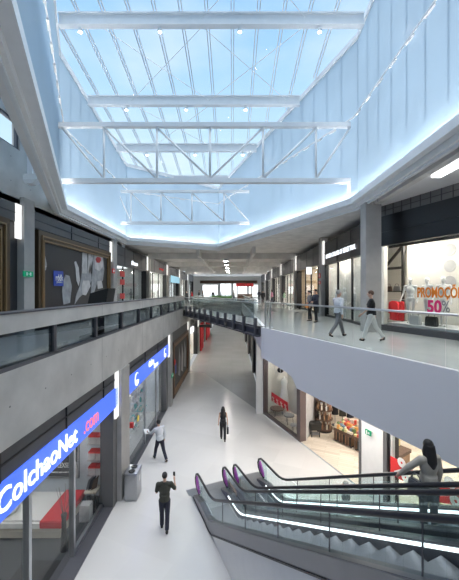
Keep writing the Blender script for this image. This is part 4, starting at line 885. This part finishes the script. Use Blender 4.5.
# ================================================================ ESCALATORS
SL=.592; T0=9.2; TE=-.9
def zs(t): return 0 if t>T0 else SL*(T0-t)
mat('esc_deck',(.20,.20,.215),.3,metal=.7)
def escalator(label,n0,n1,clad):
    t_=thing('escalator',label,'escalator',T((n0+n1)/2,10.9,0))
    ts=[TE,T0-.35,T0,T0+.3,10.4]
    zd=lambda t:.30+ (SL*(T0-t) if t<T0-.3 else (SL*.3*max(0,(T0+.3-t)/.6)))
    tt=[TE+i*(10.9-TE)/48 for i in range(49)]
    zd=lambda t: .27+SL*((T0-t) if t<T0-.3 else ((T0+.3-t)**2/1.2 if t<T0+.3 else 0)) - (max(0,t-10.2)*.28)
    for nn,side in ((n0,-1),(n1,1)):
        w=.09
        # outer cladding down to the floor
        if side<0 and clad or side>0 and not clad:
            MB().prism([T(nn+side*w,t,zd(t)-.36 if zd(t)>.4 else .002) for t in tt[:-1]]+[T(nn+side*w,10.9,.001),T(nn+side*w,TE,.001)],N*(-side*.04)).build('side_cladding','cladding_white',t_)
        lo=[T(nn+side*w*1.3,t,max(.02,zd(t)-.36)) for t in tt]; hi=[T(nn+side*w*1.3,t,zd(t)) for t in tt]
        mb=MB()
        for a,b,c,d in zip(lo,lo[1:],hi[1:],hi): mb.prism([a,b,c,d],N*(-side*.05))
        mb.build('outer_skirt','esc_deck',t_)
        mb=MB()
        for a,b in zip(lo,lo[1:]): mb.bar(a,b,.05,.03)
        mb.build('black_line','black_rubber',t_)  # black line along the lower edge of the outer skirt
        # deck profile
        mb=MB()
        for a,b in zip(tt,tt[1:]): mb.bar(T(nn,a,zd(a)-.01),T(nn,b,zd(b)-.01),.20,.03)
        mb.build('deck','esc_deck',t_)
        # inner skirt and led strip
        mb=MB()
        for a,b in zip(tt,tt[1:]): mb.prism([T(nn-side*.10,a,max(0,zs(a)-.15)),T(nn-side*.10,b,max(0,zs(b)-.15)),T(nn-side*.10,b,zd(b)),T(nn-side*.10,a,zd(a))],N*(side*.03))
        isk=mb.build('inner_skirt','dark_steel',t_)
        mb=MB(); t2=[t for t in tt if t<10.3]
        for a,b in zip(t2,t2[1:]): mb.bar(T(nn-side*.112,a,zd(a)-.055),T(nn-side*.112,b,zd(b)-.055),.02,.045)
        mb.build('light_strip','led_lit',isk)
        # glass
        zr_=lambda t: .93+SL*((T0-t) if t<T0-.4 else ((T0+.4-t)**2/1.6 if t<T0+.4 else 0))
        tg=[t for t in tt if t<=10.7]
        mb=MB()
        for a,b in zip(tg,tg[1:]): mb.prism([T(nn,a,zd(a)),T(nn,b,zd(b)),T(nn,b,zr_(b)-.03),T(nn,a,zr_(a)-.03)],N*.012)
        gb=mb.build('glass_balustrade','clear_glass',t_)
        mb=MB(); q=T0-.9
        while q>TE: mb.prism([T(nn-.002,q,zd(q)),T(nn-.002,q+.015,zd(q+.015)),T(nn-.002,q+.015,zr_(q)),T(nn-.002,q,zr_(q))],N*.016); q-=1.5
        mb.build('glass_joint','dark_steel',gb)
        # handrail with newel
        nw=[(10.50,.30),(10.78,.36),(10.93,.50),(10.97,.66),(10.90,.82),(10.72,.92),(10.45,.935)]
        pts=[T(nn,a,b) for a,b in nw]+[T(nn,t,zr_(t)) for t in sorted([x for x in tt if x<10.3],reverse=True)]
        mb=MB(); mb.tube(pts,.040,8); mb.build('handrail','black_rubber',t_,smooth=True)
        nwl=MB().prism([T(nn-.02,a,b-.02) for a,b in nw]+[T(nn-.02,10.3,.9),T(nn-.02,10.3,.25)],N*.04).build('newel','clear_glass',t_)
        MB().prism([T(nn-.03,10.88,.62),T(nn-.03,10.74,.40),T(nn-.03,10.50,.34),T(nn-.03,10.52,.46),T(nn-.03,10.80,.80)],N*.06).build('newel_sticker','purple',nwl)
    # steps
    a,b=n0+.13,n1-.13; k=0; t=10.3
    while t>TE:
        z=zs(t-.4) if t-.4<T0 else 0.0
        z=max(.0,SL*(T0-(t-.2))) if t<T0 else .0
        MB().prism([T(a,t,z+.006),T(a,t-.4,z+.006),T(a,t-.4,z+.006-.30 if z>.35 else .004),T(a,t,z+.006-.24 if z>.35 else .003)] ,N*(b-a)).build('step','step_metal',t_)
        t-=.4; k+=1
    mb=MB(); mb.prism([T(a,10.35,.004),T(a,10.6,.004),T(a,10.6,.03),T(a,10.35,.02)],N*(b-a)); mb.build('comb_plate','brushed_steel',t_)
    MB().prism([T(n0-.18,10.1,.0015),T(n1+.18,10.1,.0015),T(n1+.18,11.01,.0015),T(n0-.18,11.01,.0015)],(0,0,.005)).build('floor_plate','brushed_steel',t_)
    # underside
    MB().prism([T(n0,TE,zs(TE)-.75),T(n0,T0,.0),T(n0,T0,.02),T(n0,TE,zs(TE)-.5)],N*(n1-n0)).build('underside','dark_steel',t_)
    return t_
escalator('nearest escalator with light strips, black handrails and white side cladding',3.27,4.33,True)
escalator('second escalator, farther one next to the shops, carrying the woman',4.77,5.85,False)
o=MB().prism([T(3.02,11.02,.001),T(3.02,11.4,.001),T(6.1,11.4,.001),T(6.1,11.02,.001)],(0,0,.006)).build('landing_plate','brushed_steel'); tag(o,'dark metal landing plate on the floor at the foot of both escalators','plate')
o=MB().prism([T(4.52,10.2,.007),T(4.52,10.95,.007),T(4.58,10.95,.007),T(4.58,10.2,.007)],(0,0,.25)).build('divider_box','wood_mid'); tag(o,'low brown box between the two escalator newels at the landing','box')
# ================================================================ CEILING LAMPS
for i,y in enumerate((30.2,34.6,39.5,44,48.5)):
    t=thing('pendant_downlight','conical pendant downlight under the dark coffered ceiling beyond the skylight','lamp',(-.62,y,10.35),'row of pendant downlights')
    MB().lathe((-.62,y,10.4),[(.26,0),(.24,.06),(.10,.32),(.06,.36)],14).build('shade','dark_steel',t,smooth=True); MB().tube([(-.62,y,10.75),(-.62,y,CE)],.02,6).build('stem','black',t); MB().lathe((-.62,y,10.385),[(.2,0),(.22,.02)],14).build('lens','lamp_lit',t)
for i,y in enumerate((32.2,40.5,49)):
    for x in (-5.8,3.7):
        t=MB().lathe((x,y,CE-.09),[(.22,0),(.25,.07)],12).build('ceiling_downlight','lamp_lit'); tag(t,'round lit downlight flush in the coffered ceiling','light','flush downlights of the coffered ceiling')
for y in (33.5,38,42.5,47,51.5,56,60.5):
    for x in (-1.0,):
        if y>44: 
            t=MB().lathe((x,y,UF-.58),[(.22,0),(.25,.07)],12).build('ceiling_downlight','lamp_lit'); tag(t,'round downlight under the far upper deck','light','downlights under the far deck')
for y in (15,19):
    p=Vector((3.3,y,0))
struct('ceiling',MB().box(-3.99,1.45,44,Y1,4.9,5.35),'white_paint')
for k,t in enumerate((9.2,7.2)):  # unseen fill panels added to brighten floor, column and posters at lower right
    o=MB().prism([T(7.2,t,3.97 if t<9.9 else 4.22),T(7.7,t,3.97 if t<9.9 else 4.22),T(7.7,t+1.0,3.97 if t<9.9 else 4.22),T(7.2,t+1.0,3.97 if t<9.9 else 4.22)],(0,0,.04)).build('ceiling_light','panel_bright'); tag(o,'unseen fill light panel added under the upper slab by the lower right shops','light','added fill panels under the right hand slab')
# planter and far furniture
t=thing('planter','long planter of bright green grass on the far deck, seen over the footbridge','plant',(-1.6,46,UF)); MB().box(-3.1,.1,45.3,46.5,UF,UF+.55).build('box','white_paint',t); mb=MB()
for k in range(900):
    x=random.uniform(-3.0,0); y=random.uniform(45.4,46.4); h=random.uniform(.2,.5); dx=random.uniform(-.08,.08)
    v=[mb.bm.verts.new(q) for q in ((x-.02,y,UF+.52),(x+.02,y,UF+.52),(x+dx,y+dx,UF+.55+h))]; mb.bm.faces.new(v)
mb.build('grass','grass_green',t)
for k,(x,y) in enumerate(((.6,47.5),(2.4,46.3),(-3.2,49),(2.9,50.2))):
    t=thing('cafe_table',f'round cafe table on the far upper deck, {["just right of the green planter","by the right hand walkway","left behind the planter","deepest on the right"][k]}','table',(x,y,UF)); MB().lathe((x,y,UF),[(.25,0),(.25,.03),(.03,.05),(.03,.72)],12).build('foot','steel',t); MB().lathe((x,y,UF+.72),[(.4,0),(.4,.03)],16).build('top','goods_3',t)
t=thing('kiosk','dark kiosk with a red roof band on the far upper deck','kiosk',(2.2,54,UF)); MB().box(.9,3.5,53,55,UF,UF+1.1).build('counter','wood_dark',t); MB().box(.7,3.7,52.8,55.2,UF+2.4,UF+2.9).build('roof','lip_red',t)
for x in (.95,3.45):
    for y in (53.05,54.95): MB().box(x-.05,x+.05,y-.05,y+.05,UF+1.1,UF+2.4).build('post','black',t)
# ================================================================ PEOPLE
def remesh(mb,vox,smooth=4):
    bmesh.ops.recalc_face_normals(mb.bm,faces=mb.bm.faces)
    me=bpy.data.meshes.new('tmp'); mb.bm.to_mesh(me); mb.bm.free()
    ob=bpy.data.objects.new('tmp',me); C.objects.link(ob)
    m=ob.modifiers.new('r','REMESH'); m.mode='VOXEL'; m.voxel_size=vox
    s=ob.modifiers.new('s','SMOOTH'); s.iterations=smooth; s.factor=.5
    bpy.context.view_layer.update()
    out=bpy.data.meshes.new_from_object(ob.evaluated_get(bpy.context.evaluated_depsgraph_get())); bpy.data.objects.remove(ob)
    for p in out.polygons: p.use_smooth=True
    return out
R_=math.radians
def person(label,loc,head,H=1.72,legs=((0,0),(0,0)),arms=((0,8,10),(0,8,10)),female=False,top='c_black',bottom='c_navy',hair='hair_dark',sleeve='long',longhair=False,vox=.012,skin='skin',lean=0,skirt=None,turn=0,mann=False,fingers=True,name='person',group=None,shoes='black',bald=False):
    s=H/1.72; sw=(.165 if female else .195)*s; hw=.085*s
    def rx(v,a): return Vector((v.x, v.y*math.cos(a)-v.z*math.sin(a), v.y*math.sin(a)+v.z*math.cos(a)))
    # legs: forward flexion a, knee b
    L=[]
    for k,(a,b) in enumerate(legs):
        sx=-1 if k==0 else 1; hip=Vector((sx*hw,0,0)); a_=R_(a); b_=R_(b)
        kn=hip+Vector((sx*.01,math.sin(a_),-math.cos(a_)))*.42*s; an=kn+Vector((0,math.sin(a_-b_),-math.cos(a_-b_)))*.41*s
        fa=a_-b_; f=an+Vector((0,.13*math.cos(fa*.6),-.05+.13*math.sin(fa*.6)))*s if True else 0
        L.append((hip,kn,an,f))
    low=min(l[2].z for l in L)-.075*s
    for i in range(2): L[i]=tuple(v-Vector((0,0,low)) for v in L[i])
    pel=Vector((0,0,-low))
    ln=R_(-lean)
    def up(x,y,z): return pel+rx(Vector((x,y,z))*s,ln)
    wa=up(0,0,.16); ch=up(0,0,.36); nk=up(0,0,.56); nk2=up(0,.01,.63); hd=up(0,.025,.735)
    A=[]
    for k,(fl,ab,el) in enumerate(arms):
        sx=-1 if k==0 else 1; sh=up(sx*sw/s,0,.50); f=R_(fl); b=R_(ab); e=R_(el)
        d=Vector((sx*math.sin(b)*math.cos(f),math.sin(f),-math.cos(f)*math.cos(b))); 
        f2=f+e; d2=Vector((sx*math.sin(b)*.5*math.cos(f2),math.sin(f2),-math.cos(f2)))
        d2.normalize(); el_=sh+d*.29*s; wr=el_+d2*.25*s; A.append((sh,el_,wr,d2,sx))
    def body_mb(inf=0,arms_=True,legs_=True,head_=True):
        mb=MB()
        r=lambda v:(v+inf)*s
        if legs_:
            for hip,kn,an,f in L:
                mb.tube([hip+Vector((0,0,.03)),hip.lerp(kn,.45),kn,kn.lerp(an,.3),an],[r(.085),r(.072),r(.052),r(.052),r(.036)],10); mb.ell(kn,(r(.053),)*3,8)
        tw=.135 if female else .155
        rot=Matrix.Rotation(ln,3,'X')
        mb.ell(up(0,0,.03),(r(.155),r(.105),r(.12)),14,rot); mb.ell(up(0,0,.17),(r(tw-.02),r(.095),r(.14)),14,rot); mb.ell(up(0,.005,.36),(r(tw+.01),r(.115),r(.19)),14,rot)
        mb.tube([up(-sw/s+.02,0,.49),up(0,0,.52),up(sw/s-.02,0,.49)],[r(.055),r(.07),r(.055)],10)
        if female: 
            for x in (-.07,.07): mb.ell(up(x,.08,.37),(r(.06),r(.055),r(.06)),8)
        if arms_:
            for sh,el_,wr,d2,sx in A:
                mb.ell(sh,(r(.058),)*3,8); mb.tube([sh,sh.lerp(el_,.5),el_,el_.lerp(wr,.35),wr],[r(.052),r(.045),r(.038),r(.036),r(.025)],8); mb.ell(el_,(r(.039),)*3,8)
        return mb
    mb=body_mb(-.004)
    mb.tube([nk-Vector((0,0,.05*s)),nk2],[.06*s,.052*s],10); mb.tube([nk2-Vector((0,0,.04)),hd-Vector((0,0,.04*s))],[.052*s,.05*s],10)
    mb.ell(hd,(.073*s,.092*s,.112*s),16); mb.ell(hd+Vector((0,.025,-.055))*s,(.055*s,.065*s,.06*s),12)      # skull and jaw
    mb.tube([hd+Vector((0,.088,.01))*s,hd+Vector((0,.112,-.025))*s],[.010*s,.017*s],6)                        # nose
    mb.tube([hd+Vector((-.028,.088,-.058))*s,hd+Vector((.028,.088,-.058))*s],.009*s,6)                         # lips
    for x in (-1,1):
        mb.ell(hd+Vector((x*.075,-.005,-.01))*s,(.012*s,.022*s,.032*s),8); mb.ell(hd+Vector((x*.03,.080,.018))*s,(.014*s,.010*s,.009*s),8)
    for hip,kn,an,f in L: mb.tube([an,an-Vector((0,.02,.03))*s,f],[.036*s,.04*s,.03*s],8)
    for sh,el_,wr,d2,sx in A:
        side=Vector((sx,0,0)); side=(side-d2*side.dot(d2)).normalized(); fw=d2.cross(side)*sx*-1
        if fw.y<0 and abs(d2.z)>.5: fw=-fw
        pc=wr+d2*.055*s; mb.tube([wr-d2*.02,wr+d2*.03*s,wr+d2*.095*s],[.026*s,.033*s,.030*s],8)
        if fingers:
            inn=-side
            for q,(o,ln_) in enumerate(((-.027,.06),(-.009,.075),(.009,.07),(.026,.055))):
                b0=wr+d2*.085*s+fw*(-o)*s; m0=b0+d2*ln_*.5*s+inn*.006*s; m1=m0+(d2*.8+inn*.6)*ln_*.5*s; mb.tube([b0,m0,m1],[.0095*s,.009*s,.008*s],6)
            b0=wr+d2*.03*s+fw*.025*s; mb.tube([b0,b0+(d2*.6+fw*.7)*.035*s,b0+(d2*.95+fw*.7+inn*.3)*.055*s],[.012*s,.010*s,.009*s],6)
        else: mb.ell(wr+d2*.11*s,(.028*s,)*3,8)
    me=remesh(mb,vox*.8 if fingers and vox<.014 else vox,2)
    ang=head
    o=bpy.data.objects.new(name,me); C.objects.link(o); me.materials.append(MATS['mannequin_white' if mann else skin]); o.location=loc; o.rotation_euler=(0,0,ang); tag(o,label,'mannequin' if mann else 'person',group)
    if mann: return o,A,hd
    def add(nm,mb_,m,vx=vox,sm=3): 
        me=remesh(mb_,vx,sm); c=bpy.data.objects.new(nm,me); C.objects.link(c); c.parent=o; me.materials.append(MATS[m]); return c
    mb=MB()                                                                      # trousers
    for hip,kn,an,f in L: mb.tube([hip+Vector((0,0,.03)),hip.lerp(kn,.45),kn,kn.lerp(an,.5),an.lerp(kn,.04)],[.102*s,.090*s,.072*s,.068*s,.062*s],10)
    mb.ell(up(0,0,.03),(.172*s,.122*s,.125*s),14,Matrix.Rotation(ln,3,'X'))
    if skirt: mb=MB(); mb.tube([up(0,0,.1),up(0,0,-.1),up(0,0,-.45)],[.15*s,.19*s,.2*s],14)
    add('trousers' if not skirt else 'skirt',mb,bottom)
    mb=MB(); tw=.135 if female else .155; r=lambda v:(v+.016)*s; rot=Matrix.Rotation(ln,3,'X')
    mb.ell(up(0,0,.17),(r(tw-.005),r(.105),r(.16)),14,rot); mb.ell(up(0,.005,.36),(r(tw+.015),r(.118),r(.19)),14,rot); mb.tube([up(0,0,.02),up(0,0,.2)],[r(.15),r(.13)],14)
    mb.tube([up(-sw/s+.02,0,.49),up(0,0,.525),up(sw/s-.02,0,.49)],[r(.055),r(.06),r(.055)],10)
    if female:
        for x in (-.07,.07): mb.ell(up(x,.08,.37),(r(.06),r(.055),r(.06)),8)
    for sh,el_,wr,d2,sx in A:
        if sleeve=='none': continue
        mb.ell(sh,(r(.058),)*3,8); mb.tube([sh,el_.lerp(sh,.15 if sleeve=='short' else 0)],[r(.056),r(.048)],8)
        if sleeve=='long': mb.tube([el_,wr],[r(.042),r(.028)],8); mb.ell(el_,(r(.043),)*3,8)
    add('top',mb,top)
    for hip,kn,an,f in L:
        mb=MB(); mb.tube([an+Vector((0,0,-.0)),an-Vector((0,.03,.035))*s],[.045*s,.045*s],8); mb.tube([an-Vector((0,.035,.04))*s,f],[.042*s,.036*s],8); add('shoe',mb,shoes)
    if not bald:
        mb=MB(); mb.ell(hd+Vector((0,-.015,.028))*s,(.085*s,.100*s,.100*s),14); 
        if longhair:
            mb.tube([hd+Vector((0,-.045,.02))*s,hd+Vector((0,-.07,-.12))*s,hd+Vector((0,-.095,-.28))*s,hd+Vector((0,-.10,-.40))*s],[.09*s,.095*s,.095*s,.045*s],12)
            for x in (-1,1): mb.tube([hd+Vector((x*.06,-.01,.02))*s,hd+Vector((x*.085,-.01,-.10))*s,hd+Vector((x*.08,-.05,-.26))*s],[.035*s,.04*s,.03*s],8)
        add('hair',mb,hair)
    return o,A,hd
def wp(o,v): return Matrix.Translation(o.location)@Matrix.Rotation(o.rotation_euler.z,4,'Z')@v
def bag(name,label,p,m,w=.3,h=.26,hl=.18,e=Vector((0,1,0)),d=.1):
    t=thing(name,label,'bag',p-Vector((0,0,h+hl))); q=p-Vector((0,0,h+hl)); n=Vector((-e.y,e.x,0))
    MB().prism([q+e*a-n*(d/2)+Vector((0,0,z)) for a,z in ((-w/2,.02),(-w*.4,0),(w*.4,0),(w/2,.02),(w*.38,h),(-w*.38,h))],n*d).build('body',m,t,bevel=.02)
    MB().tube([q+e*(w*.28*math.cos(a))+Vector((0,0,h-.02+(hl+.02)*math.sin(a))) for a in [i*PI/8 for i in range(9)]],.012,6).build('handle',m,t); return t
# lower level
o,A,hd=person('woman in black top and trousers walking away in the middle of the lower floor',(-.45,15.6,0),.05,1.66,((12,6),(-10,12)),((-4,10,12),(4,10,8)),female=True,top='c_black',bottom='c_black',sleeve='none',longhair=True,vox=.012)
bag('shoulder_bag','black handbag hanging from the right hand of the woman in black',wp(o,A[1][2]+A[1][3]*.1),'c_black',.32,.28,.16)
o,A,hd=person('man in dark olive shirt seen from behind, right hand raised, nearest on the lower floor',(-2.12,9.75,0),.1,1.76,((8,4),(-8,10)),((10,12,50),(20,28,118)),top='c_olive',bottom='c_navy',sleeve='short',vox=.012)
q=wp(o,A[1][2]+A[1][3]*.12); t=MB().box(-.035,.035,-.006,.006,0,.14).build('phone','black'); t.location=q; tag(t,'dark phone held up by the man in the olive shirt','phone')
o,A,hd=person('man in white shirt and navy trousers striding beside the second lower left shop window',(-3.2,13.75,0),.75,1.78,((24,8),(-22,14)),((42,20,40),(-5,10,15)),top='c_white',bottom='c_navy',sleeve='long',vox=.013,lean=8)
q=wp(o,A[0][2]+A[0][3]*.13); t=MB().box(-.12,.12,-.16,.16,-.01,.01).build('papers','white_paint'); t.location=q; t.rotation_euler=(.3,.2,.6); tag(t,'white papers held out by the man in the white shirt','paper')
person('person in grey standing on the floor behind the escalators, seen through their glass',(3.5,9.5,0),1.2,1.64,((5,3),(-5,5)),top='c_grey',bottom='c_grey',hair='hair_grey',vox=.015,female=True)
# on the escalator
tt_=3.62; loc=T(5.30,tt_,max(0,SL*(T0-(math.floor((10.3-tt_)/.4)*-.4+10.3-.2)))+.008)
HD=math.atan2(U.y,U.x)-PI/2
o,A,hd=person('long haired woman in a beige cardigan riding down the escalator',loc,HD*.35,1.60,((4,6),(-2,4)),((26,38,10),(0,12,15)),female=True,top='c_beige',bottom='c_grey',longhair=True,vox=.011)
bag('shoulder_bag','dark grey shoulder bag at the left side of the woman on the escalator',wp(o,Vector((-.23,.02,1.05))),'c_grey',.3,.26,.1,e=U)
# upper right walkway
person('man in white shirt and grey trousers in mid stride behind the glass railing, upper right',(3.72,10.85,UF),-1.2,1.66,((26,8),(-24,16)),((20,14,60),(-18,14,20)),top='c_white',bottom='c_grey',hair='hair_grey',vox=.013)
person('person in black top and white trousers walking behind the railing beside the big square column',(4.45,9.9,UF),1.1,1.62,((20,6),(-20,14)),((18,10,30),(-16,12,12)),top='c_black',bottom='c_pale',hair='hair_brown',sleeve='short',vox=.013,female=True)
o,A,hd=person('dark clothed person with a dark bag in front of the lit orange shop, upper right',(4.3,15.9,UF),1.9,1.66,((6,4),(-6,6)),((20,12,60),(10,12,60)),top='c_navy',bottom='c_black',vox=.016)
bag('tote_bag','orange bag carried by the dark clothed person on the upper right walkway',wp(o,A[1][2]+A[1][3]*.1),'orange',.34,.16,.08); 
person('person in light shirt beside the dark clothed one with the orange bag',(4.15,16.6,UF),1.6,1.6,((6,4),(-6,6)),top='c_grey',bottom='c_black',vox=.018,fingers=False)
FP=[(272,36,'c_pink','c_navy','woman in pink top far along the upper right walkway'),(284,33,'c_green','c_pale','woman in pale green top before the upper right shops'),(263,38,'c_black','c_black','person in black at the far end of the upper right railing'),
    (259,50,'c_navy','c_black','distant person in navy right of the cafe tables'),(213,52,'c_black','c_black','distant dark figure left of centre on the far upper deck'),(203,49,'c_grey','c_black','distant grey figure near the end of the far deck'),
    (221,55,'c_white','c_black','distant figure in a white top on the far upper deck'),(234,50,'c_beige','c_navy','distant figure in beige near the kiosk'),(199,47,'c_olive','c_black','distant figure in olive on the far left walkway'),(187,37,'c_black','c_navy','person in black on the left walkway beyond the footbridge'),(192,42,'cloth_red','c_black','person in red far on the left walkway')]
for i,(px,y,a,b,l) in enumerate(FP):
    person(l,(K(px)*y,y,UF),random.choice([0,1.5,3.1,-1.4]),random.uniform(1.6,1.78),((14,5),(-14,10)),top=a,bottom=b,vox=.026,fingers=False,female=i<2,longhair=i<2)
# mannequins in the sale shop
for k,px in enumerate((410.5,427.5,443.5)):
    p=PR.p(sp(px,.95),.95,UF+.30)
    person(f'white mannequin in the sale shop window, {["left","middle","right"][k]} of three',(p.x,p.y,p.z),math.atan2(-PR.n.y,-PR.n.x)-PI/2+[.3,-.2,.2][k],1.82,((3,0),(-3,2)),((0,10,20),(5,12,30)),mann=True,vox=.014,fingers=False,name='mannequin')
for k,px in enumerate((337,345,354)):
    s=s_at(RU,px,.45); p=RU.p(s,.45,UF+.02)
    person(f'pale mannequin behind the glass of the white lettered fashion shop, {["left","middle","right"][k]} of three',(p.x,p.y,p.z),PI/2,1.75,((3,0),(-3,2)),((0,10,20),(5,12,30)),mann=True,vox=.018,fingers=False,name='mannequin')
sign_box('exit_sign','green exit sign inside the window of the white lettered fashion shop',RU,s_at(RU,324,.3),.28,7.5-(277-291)/F*5.9/K(324)-.0,.5,.3,'green_sign')
sign_box('fire_sign','upper red fire sign on the column beside the white lettered fashion shop',RU,20.2,-.17,8.5,.3,.3,'red','fire')
sign_box('fire_sign','lower red fire sign on the column beside the white lettered fashion shop',RU,20.2,-.17,8.05,.3,.2,'red','fire')
t=MB().box(5.3,5.65,22.0,22.12,8.7,9.2).build('hanging_sign','white_lit'); tag(t,'white lit sign hanging out over the walkway, upper right','sign')
for k,(s,m) in enumerate(((22.6,'orange'),(23.4,'cloth_red'),(25.2,'orange'),(31.5,'goods_0'),(34,'cloth_red'),(40,'goods_5'))):
    t=thing('display_figure',f'dressed display figure in the far upper right shop windows, {["nearest","second","third","fourth","fifth","farthest"][k]} one','mannequin',RU.p(s,.9,UF+.02)); q=RU.p(s,.9,UF+.02)
    MB().lathe(q,[(.16,0),(.16,.02),(.02,.04),(.02,.9)],8).build('stand','steel',t); MB().lathe(q+Vector((0,0,.5)),[(.22,0),(.17,.4),(.13,.6),(.2,.9),(.08,1.02),(.07,1.1),(.09,1.2),(.03,1.3)],10,sx=.7).build('dress',m,t,smooth=True)
# upper-left shops: simple figures
for k,(s,m,fr) in enumerate(((22.6,'goods_3',LU),(25.0,'white_paint',LU),(27,'poster_grey',LU),(30.5,'white_paint',LU),(33,'goods_3',LU),(38.5,'c_navy',LU),(41,'goods_6',LU))):
    q=fr.p(s,1.0,UF+.02); t=thing('display_figure',f'dressed display figure in the upper left shop windows, {["nearest","second","third","fourth","fifth","sixth","farthest"][k]} one','mannequin',q)
    MB().lathe(q,[(.16,0),(.16,.02),(.02,.04),(.02,.9)],8).build('stand','steel',t); MB().lathe(q+Vector((0,0,.5)),[(.22,0),(.17,.4),(.13,.6),(.2,.9),(.08,1.02),(.07,1.1),(.09,1.2),(.03,1.3)],10,sx=.7).build('dress',m,t,smooth=True)
# ================================================================ WORLD, SUN, CAMERA
w=bpy.data.worlds.new('sky'); bpy.context.scene.world=w; w.use_nodes=True; nt=w.node_tree; bg=nt.nodes['Background']
tc=nt.nodes.new('ShaderNodeTexCoord'); sx=nt.nodes.new('ShaderNodeSeparateXYZ'); nt.links.new(tc.outputs['Generated'],sx.inputs[0])
rp=nt.nodes.new('ShaderNodeValToRGB'); e=rp.color_ramp.elements; e[0].position=0; e[0].color=(.42,.44,.46,1); e[1].position=1; e[1].color=(.24,.46,.84,1)
x=e.new(.06); x.color=(.86,.93,.97,1); x=e.new(.38); x.color=(.66,.85,.98,1); x=e.new(.62); x.color=(.42,.66,.93,1)
nt.links.new(sx.outputs['Z'],rp.inputs[0])
nz=nt.nodes.new('ShaderNodeTexNoise'); nz.inputs['Scale'].default_value=2.2; nz.inputs['Detail'].default_value=6; mp=nt.nodes.new('ShaderNodeMapping'); mp.inputs['Scale'].default_value=(1,.5,2.5); nt.links.new(tc.outputs['Generated'],mp.inputs[0]); nt.links.new(mp.outputs[0],nz.inputs['Vector'])
mr=nt.nodes.new('ShaderNodeMapRange'); mr.inputs[1].default_value=.50; mr.inputs[2].default_value=.75; mr.inputs[4].default_value=.6; nt.links.new(nz.outputs['Fac'],mr.inputs[0])
mx=nt.nodes.new('ShaderNodeMix'); mx.data_type='RGBA'; nt.links.new(mr.outputs[0],mx.inputs[0]); nt.links.new(rp.outputs[0],mx.inputs[6]); mx.inputs[7].default_value=(.95,.97,1,1); nt.links.new(mx.outputs[2],bg.inputs[0]); bg.inputs[1].default_value=.85
sn=bpy.data.lights.new('sun','SUN'); sn.energy=4.2; sn.angle=R_(70); sn.color=(1,.92,.82); so=bpy.data.objects.new('sun',sn); C.objects.link(so); so.rotation_euler=(R_(-4),R_(-2),0)
cam=bpy.data.cameras.new('camera'); co=bpy.data.objects.new('camera',cam); C.objects.link(co); co.location=(0,0,7.5); co.rotation_euler=(PI/2,0,0)
cam.sensor_fit='HORIZONTAL'; cam.sensor_width=36; cam.lens=36*F/459; cam.shift_x=-2.5/459; cam.shift_y=1/459; cam.clip_end=300; cam.clip_start=.05
sc=bpy.context.scene; sc.camera=co
sc.view_settings.view_transform='Standard'; sc.view_settings.look='None'; sc.view_settings.gamma=1; sc.view_settings.exposure=.45
cy=sc.cycles; cy.use_denoising=True; cy.max_bounces=10; cy.transparent_max_bounces=24; cy.diffuse_bounces=4; cy.glossy_bounces=3; cy.transmission_bounces=6; cy.caustics_reflective=False; cy.caustics_refractive=False; cy.sample_clamp_indirect=4
